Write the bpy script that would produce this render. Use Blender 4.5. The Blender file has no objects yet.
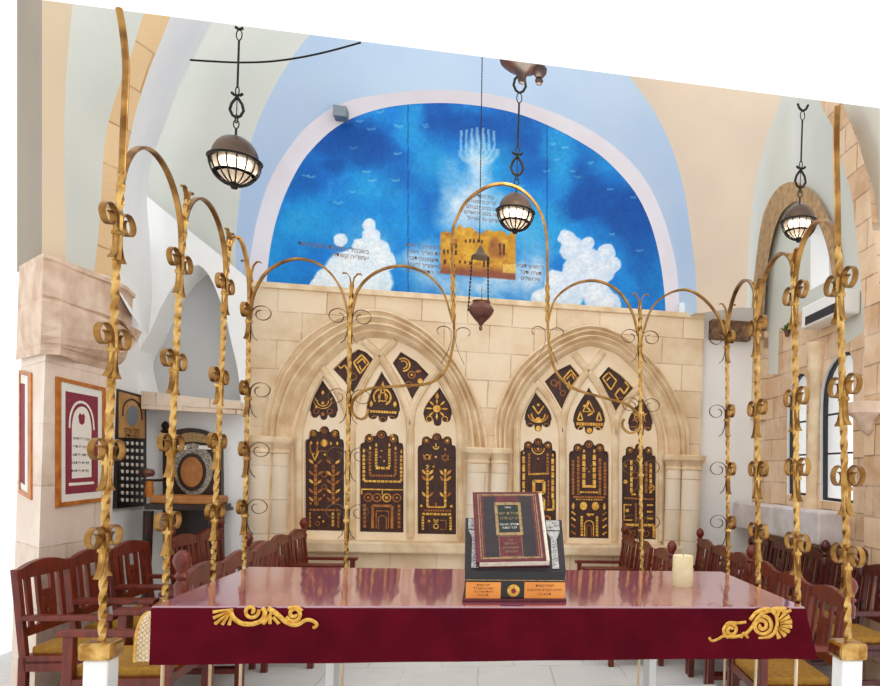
import bpy, bmesh, math, random
import numpy as np
from mathutils import Vector, Matrix
from mathutils.geometry import tessellate_polygon
random.seed(4)
SC = bpy.context.scene
COL = SC.collection
PI = math.pi

# ------------------------------------------------------------------ camera
CX = 603.0
VX = (4785.0, 613.0)     # where the lines along the back wall meet
VY = (486.0, 471.0)      # where the lines along the hall meet
_m = (VX[1]-VY[1])/(VX[0]-VY[0])
CY = VY[1]+_m*(CX-VY[0])
F = math.sqrt(-((VX[0]-CX)*(VY[0]-CX)+(VX[1]-CY)*(VY[1]-CY)))
EYE = 1.45
RX = Vector((VX[0]-CX, -(VX[1]-CY), -F)).normalized()
RY = Vector((VY[0]-CX, -(VY[1]-CY), -F)).normalized()
RZ = RX.cross(RY)
cam_d = bpy.data.cameras.new('camera')
cam = bpy.data.objects.new('camera', cam_d)
COL.objects.link(cam)
M3 = Matrix((RX, RY, RZ))
cam.matrix_world = Matrix.Translation((0, 0, EYE)) @ M3.to_4x4()
cam_d.sensor_fit = 'HORIZONTAL'
cam_d.sensor_width = 36
cam_d.lens = F/880*36
cam_d.shift_x = (440-CX)/880
cam_d.shift_y = (CY-343)/880
cam_d.clip_start = .05
SC.camera = cam

def ray(px, py):
    d = Vector((px-CX, -(py-CY), -F))
    return Vector((RX.dot(d), RY.dot(d), RZ.dot(d)))
def atY(px, py, y):
    d = ray(px, py); t = y/d.y
    return Vector((d.x*t, y, EYE+d.z*t))
def atX(px, py, x):
    d = ray(px, py); t = x/d.x
    return Vector((x, d.y*t, EYE+d.z*t))
def atZ(px, py, z):
    d = ray(px, py); t = (z-EYE)/d.z
    return Vector((d.x*t, d.y*t, z))

SLOPE = (atY(440, 51.4, 8.0).z-EYE)/8.0
# ------------------------------------------------------------------ materials
def srgb(r, g, b):
    f = lambda c: (c/255/12.92) if c/255 <= .04045 else ((c/255+.055)/1.055)**2.4
    return (f(r), f(g), f(b), 1)
def base_mat(name):
    m = bpy.data.materials.new(name); m.use_nodes = True
    nt = m.node_tree
    return m, nt, nt.nodes['Principled BSDF']
def N(nt, t, **kw):
    n = nt.nodes.new(t)
    for k, v in kw.items():
        if k in n.inputs: n.inputs[k].default_value = v
        else: setattr(n, k, v)
    return n
def mat(name, c1, c2=None, rough=.6, metal=0, scale=6, bump=0, bscale=40, coat=0, spec=None, emit=None, est=0, stretch=None):
    m, nt, b = base_mat(name)
    L = nt.links.new
    b.inputs['Roughness'].default_value = rough
    b.inputs['Metallic'].default_value = metal
    if coat: b.inputs['Coat Weight'].default_value = coat; b.inputs['Coat Roughness'].default_value = .08
    if spec is not None: b.inputs['Specular IOR Level'].default_value = spec
    g = N(nt, 'ShaderNodeNewGeometry')
    src = g.outputs['Position']
    if stretch:
        mp = N(nt, 'ShaderNodeMapping'); mp.inputs['Scale'].default_value = stretch
        L(src, mp.inputs['Vector']); src = mp.outputs['Vector']
    nz = N(nt, 'ShaderNodeTexNoise', Scale=scale, Detail=5.0)
    L(src, nz.inputs['Vector'])
    mx = N(nt, 'ShaderNodeMix'); mx.data_type = 'RGBA'
    cr = N(nt, 'ShaderNodeMapRange'); cr.inputs[1].default_value = .35; cr.inputs[2].default_value = .65
    L(nz.outputs['Fac'], cr.inputs[0]); L(cr.outputs[0], mx.inputs[0])
    mx.inputs[6].default_value = srgb(*c1); mx.inputs[7].default_value = srgb(*(c2 or c1))
    L(mx.outputs[2], b.inputs['Base Color'])
    if bump:
        n2 = N(nt, 'ShaderNodeTexNoise', Scale=bscale, Detail=3.0); L(src, n2.inputs['Vector'])
        bp = N(nt, 'ShaderNodeBump', Strength=bump, Distance=.01)
        L(n2.outputs['Fac'], bp.inputs['Height']); L(bp.outputs[0], b.inputs['Normal'])
    if emit:
        b.inputs['Emission Color'].default_value = srgb(*emit); b.inputs['Emission Strength'].default_value = est
    return m
def stone(name, ca, cb, mortar, plane='xz', bw=.55, bh=.34, stain=None, bump=.3, ms=.008):
    m, nt, b = base_mat(name)
    L = nt.links.new
    b.inputs['Roughness'].default_value = .85
    g = N(nt, 'ShaderNodeNewGeometry')
    sp = N(nt, 'ShaderNodeSeparateXYZ'); L(g.outputs['Position'], sp.inputs[0])
    cb_ = N(nt, 'ShaderNodeCombineXYZ')
    L(sp.outputs[plane[0].upper()], cb_.inputs[0]); L(sp.outputs[plane[1].upper()], cb_.inputs[1])
    br = N(nt, 'ShaderNodeTexBrick', Scale=1.0)
    br.inputs['Brick Width'].default_value = bw; br.inputs['Row Height'].default_value = bh
    br.inputs['Mortar Size'].default_value = ms; br.inputs['Mortar Smooth'].default_value = .3
    br.inputs['Bias'].default_value = 0
    br.inputs['Color1'].default_value = srgb(*ca); br.inputs['Color2'].default_value = srgb(*cb)
    br.inputs['Mortar'].default_value = srgb(*mortar)
    wn = N(nt, 'ShaderNodeTexNoise', Scale=3.0, Detail=2.0); L(g.outputs['Position'], wn.inputs['Vector'])
    ad = N(nt, 'ShaderNodeMixRGB', blend_type='ADD'); ad.inputs[0].default_value = .02
    L(cb_.outputs[0], ad.inputs[1]); L(wn.outputs['Color'], ad.inputs[2]); L(ad.outputs[0], br.inputs['Vector'])
    nz = N(nt, 'ShaderNodeTexNoise', Scale=2.2, Detail=8.0, Roughness=.65); L(g.outputs['Position'], nz.inputs['Vector'])
    cr = N(nt, 'ShaderNodeMapRange'); cr.inputs[1].default_value = .42; cr.inputs[2].default_value = .72
    L(nz.outputs['Fac'], cr.inputs[0])
    mx = N(nt, 'ShaderNodeMix'); mx.data_type = 'RGBA'
    L(cr.outputs[0], mx.inputs[0]); L(br.outputs['Color'], mx.inputs[6])
    mx.inputs[7].default_value = srgb(*(stain or cb))
    L(mx.outputs[2], b.inputs['Base Color'])
    n2 = N(nt, 'ShaderNodeTexNoise', Scale=25.0, Detail=6.0); L(g.outputs['Position'], n2.inputs['Vector'])
    mm = N(nt, 'ShaderNodeMath', operation='MULTIPLY_ADD'); mm.inputs[1].default_value = -1.2
    L(br.outputs['Fac'], mm.inputs[0]); L(n2.outputs['Fac'], mm.inputs[2])
    bp = N(nt, 'ShaderNodeBump', Strength=bump, Distance=.012)
    L(mm.outputs[0], bp.inputs['Height']); L(bp.outputs[0], b.inputs['Normal'])
    return m
def attr_mat(name, rough=.6, spec=.3):
    m, nt, b = base_mat(name)
    a = N(nt, 'ShaderNodeVertexColor', layer_name='paint')
    nt.links.new(a.outputs['Color'], b.inputs['Base Color'])
    b.inputs['Roughness'].default_value = rough; b.inputs['Specular IOR Level'].default_value = spec
    return m
def emis(name, c, s):
    return mat(name, c, rough=.5, emit=c, est=s)
def glass_mat():
    m, nt, b = base_mat('window_glass')
    L = nt.links.new
    t = N(nt, 'ShaderNodeBsdfTransparent'); g = N(nt, 'ShaderNodeBsdfGlossy'); g.inputs['Roughness'].default_value = .03
    mx = N(nt, 'ShaderNodeMixShader'); mx.inputs[0].default_value = .06
    L(t.outputs[0], mx.inputs[1]); L(g.outputs[0], mx.inputs[2]); L(mx.outputs[0], nt.nodes['Material Output'].inputs[0])
    return m
def frost_mat():
    m, nt, b = base_mat('frosted_lamp_glass')
    L = nt.links.new
    t = N(nt, 'ShaderNodeBsdfTransparent'); g = N(nt, 'ShaderNodeBsdfTranslucent'); g.inputs['Color'].default_value = srgb(250, 236, 226)
    d = N(nt, 'ShaderNodeBsdfDiffuse'); d.inputs['Color'].default_value = srgb(236, 216, 206)
    m1 = N(nt, 'ShaderNodeMixShader'); m1.inputs[0].default_value = .4
    mx = N(nt, 'ShaderNodeMixShader'); mx.inputs[0].default_value = .3
    L(g.outputs[0], m1.inputs[1]); L(d.outputs[0], m1.inputs[2])
    L(t.outputs[0], mx.inputs[1]); L(m1.outputs[0], mx.inputs[2]); L(mx.outputs[0], nt.nodes['Material Output'].inputs[0])
    return m
def tabletop_mat():
    m, nt, b = base_mat('glass_over_burgundy')
    L = nt.links.new
    b.inputs['Base Color'].default_value = srgb(158, 82, 104)
    b.inputs['Roughness'].default_value = .09
    b.inputs['IOR'].default_value = 2.7
    b.inputs['Coat Weight'].default_value = .6; b.inputs['Coat Roughness'].default_value = .05
    g = N(nt, 'ShaderNodeNewGeometry')
    mp = N(nt, 'ShaderNodeMapping'); mp.inputs['Scale'].default_value = (7, .8, 1)
    L(g.outputs['Position'], mp.inputs[0])
    nz = N(nt, 'ShaderNodeTexNoise', Scale=1.6, Detail=1.0); L(mp.outputs[0], nz.inputs['Vector'])
    bp = N(nt, 'ShaderNodeBump', Strength=.1, Distance=.01); L(nz.outputs['Fac'], bp.inputs['Height'])
    L(bp.outputs[0], b.inputs['Normal']); L(bp.outputs[0], b.inputs['Coat Normal'])
    return m

MT = dict(
    screen=stone('pale_jerusalem_stone', (242, 221, 190), (219, 191, 153), (184, 156, 124), 'xz', .5, .31, (244, 226, 198), ms=.007, bump=.2),
    mould=mat('moulded_stone', (243, 223, 190), (219, 189, 148), .8, scale=5, bump=.15),
    tymp=mat('smooth_plastered_stone', (248, 230, 202), (240, 216, 180), .8, scale=3, bump=.05),
    drum=stone('column_stone', (240, 224, 200), (230, 206, 172), (196, 172, 140), 'xz', 3.0, .36, (244, 232, 214), ms=.006),
    pier=stone('pier_stone', (226, 208, 192), (214, 190, 170), (186, 158, 136), 'yz', .7, .42, (242, 228, 212), ms=.005),
    cap=mat('capital_stone', (228, 204, 182), (204, 174, 150), .85, scale=7, bump=.5, bscale=30),
    band=stone('arch_band_stone', (226, 196, 152), (208, 172, 126), (176, 140, 98), 'yz', .5, .3, (220, 190, 148)),
    rstone=stone('window_wall_stone', (228, 198, 162), (198, 158, 118), (160, 128, 96), 'yz', .42, .24, (236, 214, 188), bump=.5),
    bandr=mat('brown_arch_stone', (190, 156, 112), (156, 124, 86), .9, scale=14, bump=.7, bscale=30),
    dstone=mat('dark_rubble_stone', (150, 116, 90), (96, 74, 58), .9, scale=16, bump=1, bscale=40),
    white=mat('white_limewash', (248, 249, 248), (242, 244, 244), .9, scale=1.5, bump=.04),
    sage=mat('greenish_grey_limewash', (212, 214, 206), (204, 208, 200), .9, scale=1, bump=.03),
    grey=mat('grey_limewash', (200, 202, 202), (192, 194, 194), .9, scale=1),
    cream=mat('cream_plaster', (228, 208, 184), (218, 200, 180), .9, scale=.9, bump=.03),  # cream tint of the vault right of the mural
    sand=mat('sand_limewash', (210, 190, 162), (202, 182, 154), .9, scale=1),
    sandshade=mat('sand_with_painted_shade', (160, 148, 132), (150, 140, 126), .9, scale=1),  # shade of the turned-away far left vault face, put into the colour
    blue=mat('pale_blue_plaster', (192, 216, 242), (204, 224, 244), .9, scale=.9),  # pale blue tint of the soffit over the mural
    rim=mat('pinkish_white_limewash', (236, 232, 238), (230, 222, 226), .9, scale=2),
    floor=stone('grey_floor_slabs', (222, 222, 220), (210, 210, 208), (190, 190, 188), 'xy', .6, .6, (226, 226, 224), bump=.1),
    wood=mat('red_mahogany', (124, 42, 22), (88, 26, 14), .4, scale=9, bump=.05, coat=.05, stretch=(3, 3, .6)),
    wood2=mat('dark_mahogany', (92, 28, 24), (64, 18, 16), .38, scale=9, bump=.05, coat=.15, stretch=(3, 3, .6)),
    cushion=mat('mustard_cushion', (182, 134, 46), (156, 110, 34), .85, scale=30, bump=.1),
    gold=mat('gilded_iron', (222, 182, 110), (158, 114, 54), .27, 1.0, scale=16, bump=.15),
    bronze=mat('bronzed_flat_iron', (182, 138, 76), (120, 82, 38), .38, .9, scale=12, bump=.1),
    darkbronze=mat('dark_thin_iron', (120, 92, 58), (80, 58, 36), .45, .7, scale=12),
    blackiron=mat('black_iron', (26, 24, 24), (44, 40, 36), .5, .6, scale=12),
    domebr=mat('brown_bronze_dome', (104, 84, 70), (74, 58, 48), .35, .6, scale=6),
    velvet=mat('burgundy_velvet', (92, 4, 24), (74, 2, 18), .85, scale=5, bump=.1, spec=.1),
    top=tabletop_mat(),
    embro=mat('gold_embroidery', (240, 196, 96), (206, 148, 50), .45, .35, scale=60, bump=.3, bscale=300),
    pwood=mat('dark_walnut_panel', (74, 34, 18), (48, 20, 12), .55, scale=30, stretch=(1, 1, .3)),
    prelief=mat('gilt_relief', (252, 204, 92), (210, 142, 44), .35, .2, scale=22),
    pdull=mat('dull_gilt_relief', (196, 126, 56), (146, 84, 34), .45, .2, scale=22),
    black=mat('black_lacquer', (16, 12, 14), (24, 18, 18), .3, scale=8),
    deepbrown=mat('deep_brown_wood', (52, 26, 18), (30, 14, 10), .4, scale=12, stretch=(1, 1, .3)),
    brass=mat('orange_brass_plate', (240, 160, 74), (226, 140, 58), .4, .25, scale=8),
    ink=mat('black_ink', (20, 16, 16), rough=.8),
    silver=mat('silver_foil', (206, 204, 200), (150, 146, 142), .4, .3, scale=90),
    bookred=mat('maroon_leather', (106, 34, 46), (86, 24, 36), .5, scale=30, bump=.1, bscale=200),
    bookdark=mat('dark_brown_leather', (48, 36, 40), (36, 28, 32), .5, scale=30),
    bookgreen=mat('green_black_leather', (20, 34, 28), rough=.5),
    bookgold=mat('tarnished_gold_foil', (178, 150, 104), (140, 112, 72), .45, .3, scale=60),
    paper=mat('paper_block', (240, 232, 214), (222, 210, 186), .8, scale=60),
    wax=mat('cream_wax', (244, 232, 190), (228, 208, 150), .5, scale=14),
    framegold=mat('honey_gold_frame', (206, 128, 44), (170, 92, 26), .4, .2, scale=12),
    mount=mat('white_mount_card', (232, 232, 224), rough=.8),
    posterred=mat('maroon_print', (142, 42, 62), (126, 34, 54), .7, scale=20),
    posterpaper=mat('cream_print', (238, 232, 222), rough=.8),
    tan=mat('tan_parchment_board', (196, 152, 96), (172, 126, 72), .6, scale=8),
    pearl=mat('white_studs', (236, 232, 222), rough=.3),
    ivory=mat('mother_of_pearl_inlay', (190, 182, 168), (70, 56, 44), .35, scale=70),
    leather=mat('tan_leather', (186, 124, 62), (160, 100, 44), .5, scale=10),
    plastic=mat('white_plastic', (240, 240, 238), rough=.4),
    greybox=mat('grey_metal_box', (132, 142, 152), (120, 130, 140), .5, .2),
    leaf=mat('green_leaf', (70, 130, 60), (50, 104, 50), .5, scale=30),
    bulb=emis('frosted_lit_bulb', (255, 236, 204), 6.0),
    net=mat('gold_net_cloth', (236, 206, 140), (206, 160, 80), .5, .3, scale=60),
    frost=frost_mat(), glass=glass_mat(), mural=attr_mat('painted_mural', .6), blackfr=mat('black_window_frame', (22, 24, 28), rough=.5),
    paintbrown=mat('faded_brown_paint', (140, 104, 92), rough=.8),
    terra=mat('purplish_copper', (122, 78, 66), (88, 54, 46), .4, .5, scale=14),
)

# ------------------------------------------------------------------ mesh builder
def origin_of(p):
    v = Vector((0, 0, 0))
    while p is not None:
        v += p.location; p = p.parent
    return v
class MB:
    def __init__(s): s.v = []; s.f = []
    def add(s, vs, fs):
        o = len(s.v); s.v += [tuple(v) for v in vs]; s.f += [tuple(i+o for i in f) for f in fs]; return s
    def box(s, lo, hi, bev=0):
        x0, y0, z0 = lo; x1, y1, z1 = hi
        if bev <= 0:
            return s.add([(x0,y0,z0),(x1,y0,z0),(x1,y1,z0),(x0,y1,z0),(x0,y0,z1),(x1,y0,z1),(x1,y1,z1),(x0,y1,z1)],
                         [(0,3,2,1),(4,5,6,7),(0,1,5,4),(1,2,6,5),(2,3,7,6),(3,0,4,7)])
        bm = bmesh.new(); bmesh.ops.create_cube(bm, size=1)
        for v in bm.verts: v.co = Vector(((x0+x1)/2+v.co.x*(x1-x0), (y0+y1)/2+v.co.y*(y1-y0), (z0+z1)/2+v.co.z*(z1-z0)))
        bmesh.ops.bevel(bm, geom=bm.edges[:], offset=bev, segments=2, affect='EDGES', profile=.5)
        bm.verts.index_update()
        s.add([v.co for v in bm.verts], [[v.index for v in f.verts] for f in bm.faces]); bm.free(); return s
    def obox(s, c, ax, ay, az):
        c, ax, ay, az = map(Vector, (c, ax, ay, az))
        vs = [c+i*ax+j*ay+k*az for k in (-1, 1) for (i, j) in ((-1,-1),(1,-1),(1,1),(-1,1))]
        return s.add(vs, [(0,3,2,1),(4,5,6,7),(0,1,5,4),(1,2,6,5),(2,3,7,6),(3,0,4,7)])
    def tube(s, pts, r, n=8, closed=False, radii=None, flat=None):
        pts = [Vector(p) for p in pts]; m = len(pts)
        if m < 2: return s
        tang = []
        for i in range(m):
            a = pts[i-1] if (i > 0 or closed) else pts[i]; b = pts[(i+1) % m] if (i < m-1 or closed) else pts[i]
            t = (b-a); tang.append(t.normalized() if t.length > 1e-9 else Vector((0, 0, 1)))
        up = Vector((0, 0, 1)) if abs(tang[0].z) < .9 else Vector((1, 0, 0))
        u = (up-tang[0]*up.dot(tang[0])).normalized(); vs = []
        for i in range(m):
            u = (u-tang[i]*u.dot(tang[i]))
            u = u.normalized() if u.length > 1e-9 else Vector((1, 0, 0))
            w = tang[i].cross(u); rr = radii[i] if radii else r
            for k in range(n):
                a = 2*PI*k/n
                vs.append(pts[i]+(u*math.cos(a)+w*math.sin(a))*rr)
        fs = []
        for i in range(m if closed else m-1):
            j = (i+1) % m
            for k in range(n):
                fs.append((i*n+k, i*n+(k+1) % n, j*n+(k+1) % n, j*n+k))
        if not closed:
            fs.append(tuple(range(n-1, -1, -1))); fs.append(tuple((m-1)*n+k for k in range(n)))
        return s.add(vs, fs)
    def twist(s, a, b, half, pitch=.12, step=.012):
        a, b = Vector(a), Vector(b); d = b-a; L = d.length; t = d/L
        u = Vector((1, 0, 0)); u = (u-t*u.dot(t)).normalized(); w = t.cross(u)
        n = max(2, int(L/step)); vs = []
        for i in range(n+1):
            an = 2*PI*(L*i/n)/pitch/2
            for k in range(4):
                q = an+k*PI/2+PI/4
                vs.append(a+t*(L*i/n)+(u*math.cos(q)+w*math.sin(q))*half*1.414)
        fs = [(i*4+k, i*4+(k+1) % 4, i*4+4+(k+1) % 4, i*4+4+k) for i in range(n) for k in range(4)]
        fs += [(3, 2, 1, 0), (n*4, n*4+1, n*4+2, n*4+3)]
        return s.add(vs, fs)
    def ribbon(s, pts, wd, th, nrm=None):
        """flat strip along pts, wide along the vector wd, thick in the plane of the curve"""
        pts = [Vector(p) for p in pts]; wd = Vector(wd); m = len(pts); vs = []
        for i in range(m):
            t = (pts[min(i+1, m-1)]-pts[max(i-1, 0)]).normalized(); q = t.cross(wd.normalized()).normalized()*th*.5
            for sgn, sw in ((1, 1), (1, -1), (-1, -1), (-1, 1)):
                vs.append(pts[i]+q*sgn+wd*.5*sw)
        fs = [(i*4+k, i*4+(k+1) % 4, i*4+4+(k+1) % 4, i*4+4+k) for i in range(m-1) for k in range(4)]
        fs += [(3, 2, 1, 0), ((m-1)*4, (m-1)*4+1, (m-1)*4+2, (m-1)*4+3)]
        return s.add(vs, fs)
    def lathe(s, prof, c, n=24, rot=None):
        c = Vector(c); vs = []
        for (r, z) in prof:
            for k in range(n):
                a = 2*PI*k/n; p = Vector((r*math.cos(a), r*math.sin(a), z))
                if rot: p = rot @ p
                vs.append(c+p)
        m = len(prof)
        fs = [(i*n+k, i*n+(k+1) % n, (i+1)*n+(k+1) % n, (i+1)*n+k) for i in range(m-1) for k in range(n)]
        if prof[0][0] > 1e-5: fs.append(tuple(range(n-1, -1, -1)))
        if prof[-1][0] > 1e-5: fs.append(tuple((m-1)*n+k for k in range(n)))
        return s.add(vs, fs)
    def sheet(s, A, B, nu=None, nv=1, fn=None):
        """ruled surface between two polylines of equal length"""
        m = len(A); vs = []
        for j in range(nv+1):
            t = j/nv
            for i in range(m):
                p = Vector(A[i]).lerp(Vector(B[i]), t)
                if fn: p = fn(p, t)
                vs.append(p)
        return s.add(vs, [(j*m+i, j*m+i+1, (j+1)*m+i+1, (j+1)*m+i) for j in range(nv) for i in range(m-1)])
    def plate(s, loops, ext=None):
        """filled polygon (first loop outer, rest holes) of 3-D points; ext = extrusion vector gives it thickness"""
        loops = [[Vector(p) for p in lp] for lp in loops]
        flat = [p for lp in loops for p in lp]
        tris = tessellate_polygon(loops)
        s.add(flat, tris)
        if ext is not None:
            e = Vector(ext); s.add([p+e for p in flat], [tuple(reversed(t)) for t in tris])
            for lp in loops:
                m = len(lp)
                s.add(lp+[p+e for p in lp], [(i, (i+1) % m, m+(i+1) % m, m+i) for i in range(m)])
        return s
    def cut(s, top=False, zmax=None, xmin=None, zmin=None, xmax=None, ymin=None):
        bm = bmesh.new(); vv = [bm.verts.new(v) for v in s.v]
        for f in s.f:
            try: bm.faces.new([vv[i] for i in f])
            except ValueError: pass
        if top:   # the hall is built up to one sloping section
            k = SLOPE
            bmesh.ops.bisect_plane(bm, geom=bm.verts[:]+bm.edges[:]+bm.faces[:], plane_co=(0, 0, EYE), plane_no=(0, -k, 1), clear_outer=True)
        for co, no in (((0, 0, zmax), (0, 0, 1)), ((xmin, 0, 0), (-1, 0, 0)), ((0, 0, zmin), (0, 0, -1)), ((xmax, 0, 0), (1, 0, 0)), ((0, ymin, 0), (0, -1, 0))):
            if None in co: continue
            bmesh.ops.bisect_plane(bm, geom=bm.verts[:]+bm.edges[:]+bm.faces[:], plane_co=co, plane_no=no, clear_outer=True)
        bm.verts.index_update(); s.v = [tuple(v.co) for v in bm.verts]; s.f = [tuple(v.index for v in f.verts) for f in bm.faces]; bm.free(); return s
    def build(s, name, m, parent=None, smooth=False, local=False, weld=False):
        me = bpy.data.meshes.new(name)
        V = np.array(s.v, dtype=float)
        if parent is None:
            lo, hi = V.min(0), V.max(0); o = Vector(((lo[0]+hi[0])/2, (lo[1]+hi[1])/2, lo[2]))
        else: o = Vector((0, 0, 0)) if local else origin_of(parent)
        me.from_pydata([tuple(v) for v in (V-np.array(o))], [], s.f)
        bm = bmesh.new(); bm.from_mesh(me)
        if weld: bmesh.ops.remove_doubles(bm, verts=bm.verts, dist=1e-5)
        bmesh.ops.recalc_face_normals(bm, faces=bm.faces); bm.to_mesh(me); bm.free()
        me.materials.append(m)
        if smooth:
            me.polygons.foreach_set('use_smooth', [True]*len(me.polygons)); me.set_sharp_from_angle(angle=math.radians(40))
        ob = bpy.data.objects.new(name, me); COL.objects.link(ob)
        if parent is None: ob.location = o
        else: ob.parent = parent
        return ob
def tag(o, label=None, cat=None, group=None, kind=None):
    if label: o['label'] = label
    if cat: o['category'] = cat
    if group: o['group'] = group
    if kind: o['kind'] = kind
    return o
def thing(name, loc, label, cat, group=None):
    o = bpy.data.objects.new(name, None); COL.objects.link(o); o.location = loc; o.empty_display_size = .1
    return tag(o, label, cat, group)
def struct(o, label=None, cat=None):
    o['kind'] = 'structure'
    if label: o['label'] = label
    if cat: o['category'] = cat
    return o
def copy_thing(src, label, group=None):
    c = src.copy(); COL.objects.link(c); c['label'] = label
    if group: c['group'] = group
    for ch in list(src.children):
        d = ch.copy(); COL.objects.link(d); d.parent = c
        for g in list(ch.children):
            e = g.copy(); COL.objects.link(e); e.parent = d
    return c
def resample(pts, n):
    P = np.array(pts, dtype=float); d = np.r_[0, np.cumsum(np.linalg.norm(np.diff(P, axis=0), axis=1))]
    t = np.linspace(0, d[-1], n)
    return [tuple(np.interp(t, d, P[:, k]) for k in range(P.shape[1])) for t in t] if False else list(zip(*[np.interp(t, d, P[:, k]) for k in range(P.shape[1])]))
def smoothc(pts, n=60):
    """Catmull-Rom through the points, then resampled evenly"""
    P = [Vector(p+(0,)) if len(p) == 2 else Vector(p) for p in pts]; out = []
    for i in range(len(P)-1):
        p0 = P[max(i-1, 0)]; p1 = P[i]; p2 = P[i+1]; p3 = P[min(i+2, len(P)-1)]
        for k in range(10):
            t = k/10
            out.append(.5*((2*p1)+(-p0+p2)*t+(2*p0-5*p1+4*p2-p3)*t*t+(-p0+3*p1-3*p2+p3)*t**3))
    out.append(P[-1])
    r = resample([tuple(o) for o in out], n)
    return [q[:2] for q in r] if len(pts[0]) == 2 else r
def Ys(pts, y): return [atY(p[0], p[1], y) for p in pts]
def Xs(pts, x): return [atX(p[0], p[1], x) for p in pts]
def topy(px): return 108*(px-42)/836      # level at which the built part of the hall ends
def ztop(y): return atY(440, topy(440), y).z

# Hebrew / Latin lettering as thin meshes
def text_mb(lines, place, size, spacing=1.25, depth=.0008, align='C'):
    """place(x, y) -> 3-D point for the text plane (x right, y up); lines are written in reading order, right to left"""
    mb = MB()
    for i, ln in enumerate(lines):
        if not ln: continue
        cu = bpy.data.curves.new('t', 'FONT'); cu.body = ln[::-1]; cu.size = size; cu.align_x = {'C': 'CENTER', 'R': 'RIGHT', 'L': 'LEFT'}[align]
        cu.extrude = 0; cu.resolution_u = 2
        ob = bpy.data.objects.new('t', cu); COL.objects.link(ob)
        dg = bpy.context.evaluated_depsgraph_get(); dg.update()
        me = bpy.data.meshes.new_from_object(ob.evaluated_get(dg))
        vs = [place(v.co.x, v.co.y-i*size*spacing) for v in me.vertices]
        if vs: mb.add(vs, [tuple(p.vertices) for p in me.polygons])
        bpy.data.objects.remove(ob); bpy.data.curves.remove(cu); bpy.data.meshes.remove(me)
    return mb

# ================================================================== THE SETTING
YW = 8.0          # front of the stone wall that holds the doors of the arks
YT = 8.16         # plane of the tracery inside the two pointed arches
# ---- the two pointed bays
L_OUT = [(265,438),(267,412),(272.6,390),(280,370),(290,355),(301,342),(315,331),(328,323),(340,317.6),(356,312),(373,309.6),(389,312),(403,317.6),(417,325),(430,334.5),(448,352),(461,369),(472,390),(481,412),(486,432),(488,446)]
L_IN = [(291,438),(293,424),(297.7,410),(304,395),(312.7,383),(324,369),(335,357.7),(347,348),(360,341),(371,338),(382,338.5),(392,340),(402,343.5),(413,348.5),(422,355),(433,364),(442,374),(450,386),(456,400),(460,416),(461,446)]
R_OUT = [(495,448),(494.5,425),(497,408),(502.6,395),(510,379),(520,365),(531,354),(542.7,345),(554,337),(567,331),(579,327),(591.6,325.6),(603,327.5),(617,333),(630,341.5),(642,352),(654,364),(665,378),(675,395),(683,413),(687.7,430.5),(688,452)]
R_IN = [(512.6,450),(513,436),(515,425.4),(519,411),(525,398),(533,385),(545,373),(555,363),(567,355),(579,349),(590,346.4),(603,349),(615.5,354),(626,363),(637,374),(646,386),(654,399),(660,412),(664,426),(667,440),(668,452)]
def bay_paths(outer, inner, sy):
    o = smoothc(outer, 60); i = smoothc(inner, 60)
    sl = lambda x, y: (x, y+sy)
    o = [(outer[0][0], sill(outer[0][0]))]+o+[(outer[-1][0], sill(outer[-1][0]))]
    i = [(inner[0][0], sill(inner[0][0]))]+i+[(inner[-1][0], sill(inner[-1][0]))]
    return o, i
def sill(x): return 543+(x-370)*.0158
bays = [bay_paths(L_OUT, L_IN, 0), bay_paths(R_OUT, R_IN, 0)]
top_l, top_r = (250, 282.2), (704.5, 315.2)
zf = -.2
def wl(px, py, y=YW): return atY(px, py, y)
outer = [wl(*top_l), wl(*top_r), wl(704.5, 560), wl(250, 560)]
outer[2].z = zf; outer[3].z = zf; outer[2].x = outer[1].x; outer[3].x = outer[0].x
mb = MB().plate([outer]+[Ys(o, YW) for o, i in bays])
# wall thickness: top ledge and the two ends
a, b = wl(*top_l), wl(*top_r)
e = Vector((0, .28, 0))
mb.add([a, b, b+e, a+e], [(0, 1, 2, 3)])
mb.add([b, b+e, Vector((b.x, YW+.28, zf)), Vector((b.x, YW, zf))], [(0, 1, 2, 3)])
mb.add([a, a+e, Vector((a.x, YW+.28, zf)), Vector((a.x, YW, zf))], [(0, 1, 2, 3)])
struct(mb.build('wall_back', MT['screen']), 'pale stone wall with two pointed arches under the mural', 'wall')
# thin coping along the ledge and a sill course
c0, c1 = wl(*top_l), wl(*top_r)
struct(MB().box((c0.x-.0, YW-.035, c0.z-.05), (c1.x+.0, YW+.28, c0.z+.012), .008).build('trim_1', MT['mould']), 'thin stone coping on the arched wall', 'trim')
PROF = [(0, YW-.035), (.03, YW-.07), (.09, YW-.075), (.13, YW-.03), (.2, YW-.012), (.24, YW-.045), (.31, YW-.055), (.36, YW-.01), (.44, YW+.02), (.5, YW-.02), (.58, YW-.03), (.64, YW+.02), (.72, YW+.06), (.8, YW+.05), (.88, YW+.08), (1, YT)]
for k, (o, i) in enumerate(bays):
    O = Ys(o, YW); I = Ys(i, YT)
    rows = []
    for t, y in PROF:
        rows.append([Vector((p.x*(1-t)+q.x*t, y, p.z*(1-t)+q.z*t)) for p, q in zip(O, I)])
    mb = MB()
    m = len(O)
    mb.add([p for r in rows for p in r], [(j*m+c, j*m+c+1, (j+1)*m+c+1, (j+1)*m+c) for j in range(len(rows)-1) for c in range(m-1)])
    struct(mb.build('trim_%d' % (k+2), MT['mould'], smooth=True), 'moulded stone arch of the %s bay' % ('left', 'right')[k], 'arch')

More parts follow.
